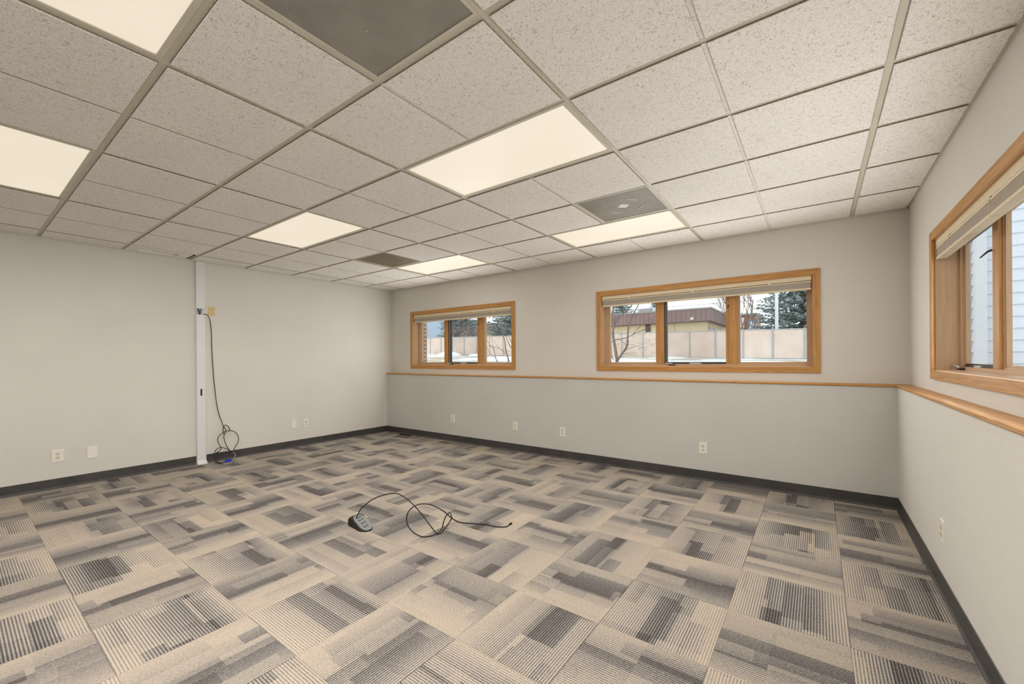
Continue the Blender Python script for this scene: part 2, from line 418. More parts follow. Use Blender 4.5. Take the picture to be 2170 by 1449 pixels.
# ------------------------------------------------------------------ ceiling grid
ceiling = struct(B(XL, XR, YF, YB, ZC + 0.07, ZC + 0.17).build('ceiling', CONCRETE), 'suspended ceiling of fissured tiles in a painted steel grid')
xi = [XL] + [gx(i) for i in range(-8, 3, 2)] + [XR]
yj = [YF] + [gy(j) for j in range(-5, 7)] + [YB]
lights = {(-2, -1), (-6, -1), (-2, 2), (-6, 2), (-2, 5), (-6, 5)}
grilles = {(-2, 0): 1, (-2, 4): 1, (-6, 4): 0}         # which 2 ft half of the bay holds the grille
tee_h = 0.0016
_tile_cache = {}
def tile(x0, x1, y0, y1, groove, drop=0.0):
    w, d = x1 - x0, y1 - y0; key = (round(w, 4), round(d, 4), groove)
    if key not in _tile_cache:
        m = MB(); a, b = w / 2, d / 2
        m.box(-a + 0.003, a - 0.003, -b + 0.003, b - 0.003, tee_h, 0.013)
        e = 0.016; zt = -0.008; ch = 0.002
        segs = [(-a + e, a - e)] if not groove else [(-a + e, -0.010), (0.010, a - e)]
        for (p, q) in segs:
            up = [(p, -b + e, tee_h), (q, -b + e, tee_h), (q, b - e, tee_h), (p, b - e, tee_h)]
            md = [(v[0], v[1], zt + ch) for v in up]
            lo = [(p + ch, -b + e + ch, zt), (q - ch, -b + e + ch, zt), (q - ch, b - e - ch, zt), (p + ch, b - e - ch, zt)]
            m.prism(up, md); m.prism(md, lo)
        if groove: m.box(-0.010, 0.010, -b + e, b - e, -0.002, tee_h)
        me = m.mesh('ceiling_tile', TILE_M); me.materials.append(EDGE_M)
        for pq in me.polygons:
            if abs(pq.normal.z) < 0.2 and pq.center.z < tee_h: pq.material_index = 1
        _tile_cache[key] = me
    return link('ceiling_tile', _tile_cache[key], ceiling, ((x0 + x1) / 2, (y0 + y1) / 2, ZC - drop))
for a in range(len(xi) - 1):
    for b in range(len(yj) - 1):
        x0, x1, y0, y1 = xi[a], xi[a + 1], yj[b], yj[b + 1]
        if x1 - x0 < 0.06 or y1 - y0 < 0.06: continue
        i, j = -10 + 2 * a, -6 + b
        if (i, j) in lights: continue
        if (i, j) in grilles:
            xm = (x0 + x1) / 2
            tile(*((x0, xm) if grilles[(i, j)] else (xm, x1)), y0, y1, False)
            link('cross_tee', MB().box(-0.012, 0.012, y0 + 0.012 - (y0 + y1) / 2, y1 - 0.012 - (y0 + y1) / 2, 0, tee_h).mesh('cross_tee', TEE_M), ceiling, (xm, (y0 + y1) / 2, ZC))
            continue
        if a == 0 and j == 1: continue                   # the slotted tile, built below
        tile(x0, x1, y0, y1, x1 - x0 > 1.0)
for i in range(-8, 3, 2):      # main runners along the depth of the room
    link('main_tee', MB().box(-0.012, 0.012, YF - 0.8, YB - 0.8, 0, tee_h).box(-0.0015, 0.0015, YF - 0.8, YB - 0.8, tee_h, 0.035).mesh('main_tee', TEE_M), ceiling, (gx(i), 0.8, ZC))
for j in range(-5, 7):         # cross tees between the runners
    for a in range(len(xi) - 1):
        x0, x1 = xi[a] + (0.0 if a == 0 else 0.0125), xi[a + 1] - (0.0 if a == len(xi) - 2 else 0.0125); h = (x1 - x0) / 2
        link('cross_tee', MB().box(-h, h, -0.012, 0.012, 0, tee_h).mesh('cross_tee', TEE_M), ceiling, ((x0 + x1) / 2, gy(j), ZC))
MB().box(XL, XL + 0.022, YF, YB, ZC - 0.001, ZC + 0.0005).box(XL, XL + 0.001, YF, YB, ZC, ZC + 0.03).build('wall_angle', TEE_M, ceiling)
MB().box(XR - 0.022, XR, YF, YB, ZC - 0.001, ZC + 0.0005).box(XR - 0.001, XR, YF, YB, ZC, ZC + 0.03).build('wall_angle', TEE_M, ceiling)
MB().box(XL, XR, YB - 0.022, YB, ZC - 0.001, ZC + 0.0005).build('wall_angle', TEE_M, ceiling)
# border tile with an air slot, sagging off its ledge by the raceway
sx0, sx1, sy0, sy1 = XL + 0.012, gx(-8) - 0.016, gy(1) + 0.016, gy(2) - 0.045
m = MB(); zb, zt = ZC - 0.008, ZC + 0.012; ax0, ax1, ay0, ay1 = sx0 + 0.07, sx1 - 0.10, sy0 + 0.10, sy1 - 0.10
m.box(sx0, ax0, sy0, sy1, zb, zt).box(ax1, sx1, sy0, sy1, zb, zt).box(ax0, ax1, sy0, ay0, zb, zt).box(ax0, ax1, ay1, sy1, zb, zt).box(ax0, ax1, ay0, ay1, zb + 0.010, zt)
tag(m.build('ceiling_tile', TILE_M, ceiling), 'border ceiling tile with a long air slot beside the wall')

# ------------------------------------------------------------------ troffer lights
light_labels = {(-2, -1): 'lit ceiling light panel cut off by the top edge, nearest the camera', (-6, -1): 'lit ceiling light panel cut off by the left edge of the view',
    (-2, 2): 'largest whole lit ceiling light panel, in the middle of the ceiling', (-6, 2): 'lit ceiling light panel near the left wall, in front of the cable raceway',
    (-2, 5): 'lit ceiling light panel close to the back wall above the wider-looking right back window', (-6, 5): 'small lit ceiling light panel near the far back corner above the smaller-looking window'}
for (i, j) in sorted(lights):
    x0, x1, y0, y1 = gx(i), gx(i + 2), gy(j), gy(j + 1); cx, cy = (x0 + x1) / 2, (y0 + y1) / 2
    t = thing('ceiling_light', (cx, cy, ZC), light_labels[(i, j)], 'ceiling light', 'ceiling light panels')
    a, b = T - 0.013, T / 2 - 0.013; w = 0.020
    fr = MB()
    for (p, q, r, s_) in ((-a, a, -b, -b + w), (-a, a, b - w, b), (-a, -a + w, -b + w, b - w), (a - w, a, -b + w, b - w)): fr.box(p, q, r, s_, -0.005, 0.012)
    fr.build('frame', TEE_M, t, bevel=0.0012, segs=1)
    B(-a + w - 0.002, a - w + 0.002, -b + w - 0.002, b - w + 0.002, 0.0, 0.004).build('lens', LENS, t)
    MB().box(-a, a, -b, b, 0.058, 0.060).box(-a, -a + 0.002, -b, b, 0.012, 0.058).box(a - 0.002, a, -b, b, 0.012, 0.058).box(-a, a, -b, -b + 0.002, 0.012, 0.058).box(-a, a, b - 0.002, b, 0.012, 0.058).build('housing', TEE_M, t)
    ld = bpy.data.lights.new('tube_light', 'AREA'); ld.shape = 'RECTANGLE'; ld.size, ld.size_y = 2 * (a - w) - 0.04, 2 * (b - w) - 0.04
    ld.energy = LAMP_W[(i, j)]; ld.color = (1.0, 0.965, 0.92); ld.spread = math.radians(180)
    lo = bpy.data.objects.new('tube_light', ld); COL.objects.link(lo); lo.parent = t; lo.location = (0, 0, -0.006)

# ------------------------------------------------------------------ perforated air grilles
g_labels = {(-2, 0): 'large dark perforated air grille at the top edge of the view', (-2, 4): 'grey perforated air grille with swirl marks beside the right back light',
            (-6, 4): 'small brownish perforated air grille beside the far corner light'}
g_mats = {(-2, 0): m_perforated('perforated_steel', (0.52, 0.50, 0.44), (0.02, 0.018, 0.015)), (-2, 4): m_perforated('perforated_steel_grey', (0.42, 0.385, 0.33), (0.05, 0.045, 0.038)),
          (-6, 4): m_perforated('perforated_steel_brown', (0.30, 0.24, 0.14), (0.03, 0.022, 0.012))}
for (i, j), half in grilles.items():
    x0 = gx(i + half); cx, cy = x0 + T / 2, gy(j) + T / 2; h = T / 2 - 0.013
    t = thing('air_grille', (cx, cy, ZC), g_labels[(i, j)], 'air grille', 'perforated ceiling air grilles')
    fr = MB(); w = 0.012
    for (p, q, r, s_) in ((-h, h, -h, -h + w), (-h, h, h - w, h), (-h, -h + w, -h + w, h - w), (h - w, h, -h + w, h - w)): fr.box(p, q, r, s_, -0.003, 0.012)
    fr.build('frame', TEE_M, t)
    B(-h + w, h - w, -h + w, h - w, 0.000, 0.002).build('perforated_plate', g_mats[(i, j)], t)
    B(-h, h, -h, h, 0.045, 0.05).build('back_pan', DARK, t)
    if (i, j) == (-2, 4):
        sm = plain('bare_metal_smear', (0.62, 0.60, 0.56), 0.4, 0.2, 40)
        c = MB()
        c.prism([(-0.05, 0, -0.0012), (0, -0.05, -0.0012), (0.05, 0, -0.0012), (0, 0.05, -0.0012)], [(-0.05, 0, 0.0), (0, -0.05, 0.0), (0.05, 0, 0.0), (0, 0.05, 0.0)])
        c.build('centre_plate', sm, t)
        for k in range(4):
            ar = [(0.15 * math.cos(0.35 + k * math.pi / 2 + q * 0.1), 0.15 * math.sin(0.35 + k * math.pi / 2 + q * 0.1), -0.0006) for q in range(9)]
            MB().tube(ar, [0.001 + 0.005 * math.sin(math.pi * q / 8) for q in range(9)], 6).build('deflector_blade', sm, t)
    screws = [(-0.1, 0.1), (0.12, -0.05)] if (i, j) == (-2, 0) else [(0, 0)]
    for (px, py) in screws:
        MB().tube([(px, py, 0.0), (px, py, -0.003)], [0.004, 0.003], 8).build('screw', SILVER, t)

# ------------------------------------------------------------------ windows
def window(name, loc, rz, operable, label):
    r = root(name, loc, rz); tag(r, label); W, H = WW, WH; cw = CAS
    yf = -0.018; D = 0.2 if operable else 0.15
    def mitre(pa, pb, pc, pd):   # outer a-b, inner c-d, in (x,z)
        fr = [(p[0], yf, p[1]) for p in (pa, pb, pc, pd)]; bk = [(p[0], 0.0, p[1]) for p in (pa, pb, pc, pd)]
        return MB().prism(fr, bk)
    for k, (q, mt) in enumerate([(((0, 0), (W, 0), (W - cw, cw), (cw, cw)), OAK[0]), (((0, H), (W, H), (W - cw, H - cw), (cw, H - cw)), OAK[0]),
                     (((0, 0), (0, H), (cw, H - cw), (cw, cw)), OAK[2]), (((W, 0), (W, H), (W - cw, H - cw), (W - cw, cw)), OAK[2])]):
        mitre(*q).build('casing', mt, r, bevel=0.003)
    a = cw + 0.004; jd = 0.11; o = IN
    B(o, W - o, 0, jd, H - a, H - o).build('jamb', PINE[0], r); B(o, W - o, 0, jd, o, a).build('jamb', PINE[0], r)
    B(o, a, 0, jd, a, H - a).build('jamb', PINE[2], r); B(W - a, W - o, 0, jd, a, H - a).build('jamb', PINE[2], r)
    # unit frame behind the jamb
    fr = 0.088
    B(o, W - o, jd, D, o, fr - 0.006).build('unit_frame', PINE[0], r); B(o, W - o, jd, D, H - fr, H - o).build('unit_frame', PINE[0], r)
    B(o, fr, jd, D, fr - 0.006, H - fr).build('unit_frame', PINE[2], r); B(W - fr, W - o, jd, D, fr - 0.006, H - fr).build('unit_frame', PINE[2], r)
    mu = ((0.694, 0.778), (W - 0.778, W - 0.694)); zb, zt = fr - 0.006, H - fr
    for (p, q) in mu:
        B(p, q, jd - 0.004, D, zb, zt).build('mullion', OAK[2], r, bevel=0.003)
    bays = [(fr, mu[0][0]), (mu[0][1], mu[1][0]), (mu[1][1], W - fr)]
    for k, (p, q) in enumerate(bays):
        op = k == operable; s = 0.020; y0, y1 = (0.128, 0.148) if D < 0.2 else (0.150, 0.185) if op else (0.140, 0.185); py = 0.140 if D < 0.2 else 0.166
        mt = (DARK, DARK if operable else PINE[2]) if op else (PINE[0], PINE[2]); SF = DARK if operable else PINE[2]
        if op and operable:   # wooden stop on the latch side
            B(q - 0.026, q, jd + 0.002, jd + 0.02, zb, zt).build('sash_stop', OAK[2], r, bevel=0.002)
        if op:   # dark inner frame of the crank-out sash and its insect screen
            z0s = zb + 0.012
            sx = 0.008
            B(p, q, jd + 0.012, y0, zb, zb + sx).build('screen_frame', DARK, r); B(p, q, jd + 0.012, y0, zt - sx, zt).build('screen_frame', DARK, r)
            B(p, p + sx, jd + 0.012, y0, zb + sx, zt - sx).build('screen_frame', SF, r); B(q - sx, q, jd + 0.012, y0, zb + sx, zt - sx).build('screen_frame', SF, r)
            if operable: B(p + sx, p + sx + 0.004, jd + 0.025, jd + 0.033, zb + sx, zt - sx).build('screen_track', SILVER, r)
            tag(B(p + sx, q - sx, jd + 0.020, jd + 0.0205, zb + sx, zt - sx).build('insect_screen', SCREEN, r), 'fine grey insect screen')
            B((p + q) / 2 - 0.06, (p + q) / 2 + 0.06, jd + 0.004, jd + 0.02, zb, zb + 0.012).build('sash_pull', SILVER, r, bevel=0.001)
        else:    # stepped wooden stops
            st = 0.010
            B(p, p + st, jd + 0.012, y0, zb, zt).build('glazing_stop', PINE[2], r); B(q - st, q, jd + 0.012, y0, zb, zt).build('glazing_stop', PINE[2], r)
            B(p + st, q - st, jd + 0.012, y0, zb, zb + st).build('glazing_stop', PINE[0], r); B(p + st, q - st, jd + 0.012, y0, zt - st, zt).build('glazing_stop', PINE[0], r)
        sash = root('sash', (0, 0, 0)); del sash['kind']; sash.parent = r
        B(p, q, y0, y1, zb, zb + s).build('sash_rail', mt[0], sash); B(p, q, y0, y1, zt - s, zt).build('sash_rail', mt[0], sash)
        B(p, p + s, y0, y1, zb + s, zt - s).build('sash_stile', mt[1], sash); B(q - s, q, y0, y1, zb + s, zt - s).build('sash_stile', mt[1], sash)
        B(p + s - 0.004, q - s + 0.004, py, py + 0.004, zb + s - 0.004, zt - s + 0.004).build('pane', GLASS, sash)
        if op:
            cxp = p + (0.09 if operable else 0.05)
            MB().box(cxp - 0.035, cxp + 0.035, 0.086, jd + 0.002, a + 0.0, a + 0.014).build('crank_base', DARK, r, bevel=0.004)
            MB().tube(smooth_path([(cxp + 0.005, 0.092, a + 0.014), (cxp - 0.01, 0.084, a + 0.024), (cxp - 0.045, 0.078, a + 0.026), (cxp - 0.07, 0.076, a + 0.030)], 4), 0.006, 8).build('crank_handle', SILVER, r, smooth=True)
            lx = q + 0.004 if operable else q - 0.004
            zz = zt - 0.18
            MB().tube([(lx, jd - 0.004, zz), (lx - 0.002, jd - 0.02, zz - 0.008), (lx - 0.006, jd - 0.045, zz - 0.035)], [0.006, 0.005, 0.003], 8).build('latch', DARK, r, smooth=True)
    return r
window('window_1', (W1X, YB, WZ0), 0, 1, 'oak framed three-pane window near the far corner')
window('window_2', (W2X, YB, WZ0), 0, 1, 'oak framed three-pane window towards the right end of the back wall')
window('window_3', (XR, W3Y, WZ0), -math.pi / 2, 0, 'oak framed window on the right wall, cut off by the view edge')
window('window_added', (XR, W_ADDED_Y, WZ0), -math.pi / 2, 0, 'unseen oak framed window added on the right wall beside the camera for more light')

# ------------------------------------------------------------------ blinds
def blind(loc, rz, label):
    t = thing('window_blind', loc, label, 'blind', 'raised vinyl window blinds', rz)
    L = WW - 2 * (CAS + 0.004) - 0.012
    # local origin: top left of the opening, z down
    MB().prism([(0, 0.004, 0), (0, 0.050, 0), (0, 0.050, -0.040), (0, 0.008, -0.040), (0, 0.004, -0.036)], [(L, 0.004, 0), (L, 0.050, 0), (L, 0.050, -0.040), (L, 0.008, -0.040), (L, 0.004, -0.036)]).build('headrail', CREAM, t)
    B(0.004, L - 0.004, 0.010, 0.046, -0.046, -0.040).build('lower_lip', SLOTM, t)
    B(0.001, L - 0.001, 0.003, 0.050, -0.056, -0.046).build('valance_slat', CREAM, t, bevel=0.001)
    st = MB()
    for k in range(16):
        z = -0.0575 - k * 0.00325; dx = 0.002 * math.sin(k * 2.1)
        q = [(0.006, z), (0.018, z + 0.0012), (0.036, z + 0.0012), (0.049, z)]
        lo = [(0.049, z - 0.0016), (0.036, z - 0.0006), (0.018, z - 0.0006), (0.006, z - 0.0016)]
        st.prism([(0.004 + dx, y, zz) for y, zz in q + lo], [(L - 0.004 + dx, y, zz) for y, zz in q + lo])
    st.box(0.010, L - 0.010, 0.012, 0.046, -0.110, -0.057)
    st.build('slat_stack', SLATM, t)
    MB().box(0.001, L - 0.001, 0.003, 0.050, -0.126, -0.111).build('bottom_rail', CREAM, t, bevel=0.003)
    for fx in (0.16, 0.5, 0.84):
        x = L * fx
        MB().box(x - 0.012, x + 0.012, 0.0, 0.005, -0.050, -0.036).build('cord_clip', CREAM, t, bevel=0.0015)
        MB().box(x - 0.014, x + 0.014, 0.001, 0.030, -0.129, -0.124).build('cord_button', CREAM, t, bevel=0.0015)
        MB().tube([(x, 0.002, -0.04), (x, 0.0015, -0.06), (x + 0.002, 0.001, -0.09), (x, 0.002, -0.118)], 0.0012, 6).build('ladder_cord', CREAM, t)
    return t
zb_top = WZ1 - CAS - 0.004
blind((W1X + CAS + 0.010, YB, zb_top), 0, 'cream raised blind at the top of the far-corner back window')
blind((W2X + CAS + 0.010, YB, zb_top), 0, 'cream raised blind at the top of the right-hand back window')
blind((XR, W3Y - CAS - 0.010, zb_top), -math.pi / 2, 'cream raised blind on the right wall window, cut off by the view edge')

# ------------------------------------------------------------------ outlets and wall plates
def receptacle(parent, z, mat):
    n = 14; pts = [(0.016 * math.cos(2 * math.pi * k / n), max(-0.0125, min(0.0125, 0.0165 * math.sin(2 * math.pi * k / n)))) for k in range(n)]
    o = MB().prism([(a, -0.0085, z + b) for a, b in pts], [(a, -0.004, z + b) for a, b in pts]).build('receptacle', mat, parent)
    for (px, pz, w, h) in ((-0.0075, 0.004, 0.0022, 0.0085), (0.0075, 0.004, 0.0022, 0.007), (0.0, -0.007, 0.0045, 0.005)):
        B(px - w / 2, px + w / 2, -0.0092, -0.0080, z + pz - h / 2, z + pz + h / 2).build('slot', SLOTM, o)
def wall_plate(loc, rz, label, kind, w=0.076, h=0.124, mat=None, group=None):
    mat = mat or WHITE
    t = thing('wall_outlet' if kind == 'outlet' else 'blank_wall_plate', loc, label, 'outlet' if kind == 'outlet' else 'wall plate', group, rz)
    MB().prism([(-w / 2, 0, -h / 2), (w / 2, 0, -h / 2), (w / 2, 0, h / 2), (-w / 2, 0, h / 2)],
               [(-w / 2 + 0.003, -0.006, -h / 2 + 0.003), (w / 2 - 0.003, -0.006, -h / 2 + 0.003), (w / 2 - 0.003, -0.006, h / 2 - 0.003), (-w / 2 + 0.003, -0.006, h / 2 - 0.003)]).build('cover_plate', mat, t, bevel=0.001)
    if kind == 'outlet':
        for z in (0.0195, -0.0195): receptacle(t, z, SOCK if mat is WHITE else mat)
        MB().tube([(0, -0.006, 0), (0, -0.0075, 0)], 0.0032, 10).build('screw', SILVER if mat is WHITE else IVORY, t)
    else:
        for z in (0.030, -0.030): MB().tube([(0, -0.006, z), (0, -0.0072, z)], 0.003, 10).build('screw', WHITE, t)
    return t
HP = math.pi / 2
def pl_left(u0, v0, u1, v1, label, kind, mat=None, group=None, w=None, h=None):
    a, b = onX(u0, v0, XL), onX(u1, v1, XL); wall_plate((XL, (a.y + b.y) / 2, (a.z + b.z) / 2), HP, label, kind, w or abs(b.y - a.y), h or abs(a.z - b.z) * 0.95, mat, group)
G1 = 'white wall outlets'; G2 = 'blank white wall plates'
pl_left(109, 952, 135, 979, 'white outlet low on the left wall, nearest the left edge of the view', 'outlet', group=G1, h=0.125, w=0.088)
pl_left(184, 944, 207, 971, 'blank white plate low on the left wall, between an outlet and the raceway', 'blank', group=G2, h=0.125, w=0.084)
pl_left(617, 889, 628, 908, 'blank white plate low on the left wall, right of the raceway', 'blank', group=G2, h=0.125, w=0.080)
pl_left(643, 887, 654, 905, 'white outlet low on the left wall, nearest the far corner', 'outlet', group=G1, h=0.125, w=0.080)
pl_left(441, 650, 456, 669, 'ivory outlet high on the left wall beside the raceway opening', 'outlet', IVORY, h=0.112, w=0.078)
for (u0, v0, u1, v1, lab) in ((955, 879, 964.5, 895.5, 'white outlet on the back lower wall under the far-corner window'), (1087, 892, 1097, 913, 'white outlet on the back lower wall under the right edge of the far window'),
        (1187, 904, 1198, 926, 'white outlet on the back lower wall between the two windows'), (1481, 936, 1499, 962, 'white outlet on the back lower wall under the right-hand back window')):
    a, b = onY(u0, v0, YL), onY(u1, v1, YL); wall_plate(((a.x + b.x) / 2, YL, (a.z + b.z) / 2), 0, lab, 'outlet', 0.078, 0.120, None, G1)
wall_plate((XRL, 3.15, 0.338), -HP, 'white outlet low on the right wall, seen edge-on', 'outlet', 0.076, 0.118, None, G1)

# ------------------------------------------------------------------ cable raceway
zo0, zo1 = onX(423, 667, XL).z, onX(423, 654, XL).z
t = thing('cable_raceway', (XL, 1.875, 0), 'tall white metal cable raceway running up the left wall', 'raceway')
RW = 0.049; RWM = plain('raceway_paint', (0.72, 0.715, 0.72), 0.35, 0.02, 6)
MB().box(0, 0.004, -RW + 0.004, RW - 0.004, 0.03, ZC - 0.012).build('back_channel', RWM, t)
def cover(z0, z1):
    p = [(0.0, -RW), (0.022, -RW + 0.002), (0.026, -RW + 0.008), (0.026, RW - 0.008), (0.022, RW - 0.002), (0.0, RW), (0.0, RW - 0.003), (0.021, RW - 0.004), (0.023, RW - 0.009), (0.023, -RW + 0.009), (0.021, -RW + 0.004), (0.0, -RW + 0.003)]
    return MB().prism([(a, b, z0) for a, b in p], [(a, b, z1) for a, b in p])
cover(zo1, ZC - 0.012).build('upper_cover', RWM, t); cover(0.10, zo0).build('lower_cover', RWM, t)
pf = [(0.0, -RW), (0.024, -RW), (0.028, -RW + 0.006), (0.028, RW - 0.006), (0.024, RW), (0, RW)]; pg = [(0.0, -RW - 0.004), (0.05, -RW - 0.002), (0.062, -RW + 0.006), (0.062, RW + 0.002), (0.05, RW + 0.008), (0, RW + 0.008)]
ft = MB(); ft.prism([(a, b, 0.11) for a, b in pf], [(a, b, 0.045) for a, b in pf]); ft.prism([(a, b, 0.045) for a, b in pf], [(a, b, 0.0) for a, b in pg]); ft.build('flared_foot', RWM, t)
sz = onX(425, 831, XL).z; tag(MB().box(0.0262, 0.0275, -0.008, 0.010, sz - 0.042, sz + 0.042).build('knockout_slot', BLACK, t), 'black slot in the cover')
BLUEW = plain('blue_cable', (0.03, 0.08, 0.20), 0.5, 0.1, 30); BRNW = plain('brown_cable', (0.16, 0.10, 0.06), 0.5, 0.1, 30); GRYW = plain('grey_cable', (0.5, 0.5, 0.48), 0.5, 0.1, 30)
for k, (y0, y1, mm, rr) in enumerate([(-0.026, -0.008, BLUEW, 0.0045), (0.006, -0.002, BRNW, 0.0045), (-0.018, 0.0, BLUEW, 0.004), (0.022, 0.018, GRYW, 0.004), (-0.036, -0.030, GRYW, 0.004)]):
    MB().tube(smooth_path([(0.010, y0, zo1 + 0.05), (0.012, y0, zo1), (0.014, (y0 + y1) / 2, (zo0 + zo1) / 2), (0.012, y1, zo0), (0.010, y1, zo0 - 0.05)], 4), rr, 8).build('data_cable', mm, t, smooth=True)

# ------------------------------------------------------------------ hanging cable with blue plug
CABM = plain('cable_rubber', (0.030, 0.028, 0.026), 0.45, 0.15, 60)
def zc2(x, y): return (400 + x / 12.07, 880 + y / 12.07)
def wallpt(u, v, off): return onX(u, v, XL + off)
hang = [wallpt(431, 665.5, 0.030), wallpt(437, 666, 0.034), wallpt(442, 671, 0.03), wallpt(445.5, 682, 0.02), wallpt(447.5, 700, 0.012), wallpt(449, 740, 0.010), wallpt(452, 790, 0.010), wallpt(456, 830, 0.012), wallpt(460, 860, 0.015)]
loopA = [(790, 20), (840, 150), (885, 275), (950, 380), (930, 450), (905, 500), (885, 440), (880, 340), (905, 265), (950, 250), (1010, 285), (1045, 345), (1040, 395), (985, 400), (900, 425), (810, 490), (750, 570), (745, 670), (785, 750), (825, 830), (800, 890), (720, 955)]
offA = [0.02, 0.025, 0.03, 0.045, 0.05, 0.05, 0.045, 0.04, 0.04, 0.04, 0.04, 0.04, 0.045, 0.05, 0.055, 0.06, 0.06, 0.06, 0.055, 0.05, 0.045, 0.045]
ptsA = hang + [wallpt(*zc2(x, y), o) for (x, y), o in zip(loopA, offA)]
t = thing('display_cable', (XL + 0.03, 2.05, 0), 'tangled dark grey cable hanging from the raceway to the carpet with a blue plug', 'cable')
def rel(pts, o): return [Vector(p) - o.location for p in pts]
MB().tube(rel(smooth_path(ptsA, 6), t), 0.0045, 8).build('cord', CABM, t, smooth=True)
e0 = ptsA[-1]; MB().tube(rel([ptsA[-2] * 0.4 + e0 * 0.6, e0, e0 + (e0 - ptsA[-2]).normalized() * 0.02], t), [0.006, 0.008, 0.007], 8).build('plug', BLACK, t)
loopB = [(985, 395), (1060, 390), (1150, 405), (1230, 475), (1272, 580), (1255, 690), (1190, 800), (1130, 920), (1085, 930), (980, 800), (920, 660), (890, 520)]
ptsB = [wallpt(*zc2(x, y), o) for (x, y), o in zip(loopB, [0.05, 0.05, 0.05, 0.055, 0.06, 0.06, 0.06, 0.06, 0.06, 0.055, 0.05, 0.05])]
MB().tube(rel(smooth_path(ptsB, 6), t), 0.0045, 8).build('cord', CABM, t, smooth=True)
loopC = [(1085, 930), (1000, 870), (900, 830), (810, 822), (720, 860), (665, 940), (650, 1040), (690, 1140)]
ptsC = [wallpt(*zc2(x, y), o) for (x, y), o in zip(loopC, [0.06, 0.07, 0.08, 0.09, 0.10, 0.11, 0.11, 0.11])]
ptsC += [onZ(*zc2(x, y), 0.006) for x, y in [(760, 1195), (840, 1215), (920, 1185)]]
MB().tube(rel(smooth_path(ptsC, 6), t), 0.0045, 8).build('cord', CABM, t, smooth=True)
loopD = [(1060, 935), (960, 945), (860, 990), (780, 1060), (715, 1120)]
ptsD = [wallpt(*zc2(x, y), o) for (x, y), o in zip(loopD, [0.06, 0.06, 0.07, 0.08, 0.09])] + [onZ(*zc2(x, y), 0.006) for x, y in [(680, 1190), (760, 1222), (860, 1225)]]
MB().tube(rel(smooth_path(ptsD, 6), t), 0.0045, 8).build('cord', CABM, t, smooth=True)
loopE = [(1110, 930), (1165, 970), (1190, 1020), (1150, 1075)]
MB().tube(rel(smooth_path([wallpt(*zc2(x, y), 0.055) for x, y in loopE], 6), t), 0.0035, 8).build('cord', GRYW, t, smooth=True)
BLUE = plain('blue_plug_plastic', (0.01, 0.04, 0.62), 0.4, 0.1, 20)
pa, pb = onZ(*zc2(915, 1190), 0.012), onZ(*zc2(1050, 1140), 0.012); d = (pb - pa).normalized(); s = Vector((-d.y, d.x, 0))
def ring(c, w, h): return [c + s * w + Vector((0, 0, h)), c - s * w + Vector((0, 0, h)), c - s * w - Vector((0, 0, h)), c + s * w - Vector((0, 0, h))]
o = MB(); o.prism(rel(ring(pa, 0.006, 0.005), t), rel(ring(pa * 0.6 + pb * 0.4, 0.012, 0.007), t)); o.prism(rel(ring(pa * 0.6 + pb * 0.4, 0.018, 0.009), t), rel(ring(pb, 0.020, 0.010), t))
tag(o.build('video_plug', BLUE, t, bevel=0.002), 'bright blue video plug')

# ------------------------------------------------------------------ power hub with its cord
c0, c1, c2 = onZ(737, 1113), onZ(762, 1126.5), onZ(793, 1118)
hd = (c1 - c0).normalized(); hs = Vector((-hd.y, hd.x, 0))       # along the length, towards the far side
HL, HWd = (c1 - c0).length + 0.045, 0.105
t = thing('power_hub', (c0.x, c0.y, 0), 'small black and grey wedge-shaped power hub lying on the carpet', 'power hub')
t.rotation_euler.z = math.atan2(hd.y, hd.x)
m = MB()                                                        # side profile: tall blunt back, sloping to the front
prof = [(0.0, 0.0), (-0.004, 0.030), (0.004, 0.058), (0.020, 0.070), (0.045, 0.068), (HL * 0.55, 0.046), (HL * 0.85, 0.018), (HL, 0.007), (HL, 0.0)]
def prof_at(y, k): return [(a * (1 - k * 0.26) if a > 0.1 else a + 0.006 * k, y, b * (1 - 0.08 * k)) for a, b in prof]
sl_ = [(0.0, 1.0), (0.006, 0.62), (0.014, 0.34), (0.026, 0.12), (0.042, 0.0)]; sl_ = sl_ + [(HWd - a, b) for a, b in reversed(sl_)]
for (ya, ka), (yb_, kb) in zip(sl_, sl_[1:]): m.prism(prof_at(ya, ka), prof_at(yb_, kb))
m.build('body', BLACK, t)
def top_z(x):
    for (a, b), (a2, b2) in zip(prof[3:], prof[4:]):
        if a <= x <= a2: return b + (b2 - b) * (x - a) / (a2 - a)
    return 0.007
n = 28; plate = []
for k in range(n):
    a = 2 * math.pi * k / n; ca, sa = math.cos(a), math.sin(a); e = 0.6
    x = HL * 0.57 + (HL * 0.415) * math.copysign(abs(ca) ** e, ca); y = HWd / 2 + (HWd / 2 - 0.004) * math.copysign(abs(sa) ** e, sa)
    plate.append((x, y))
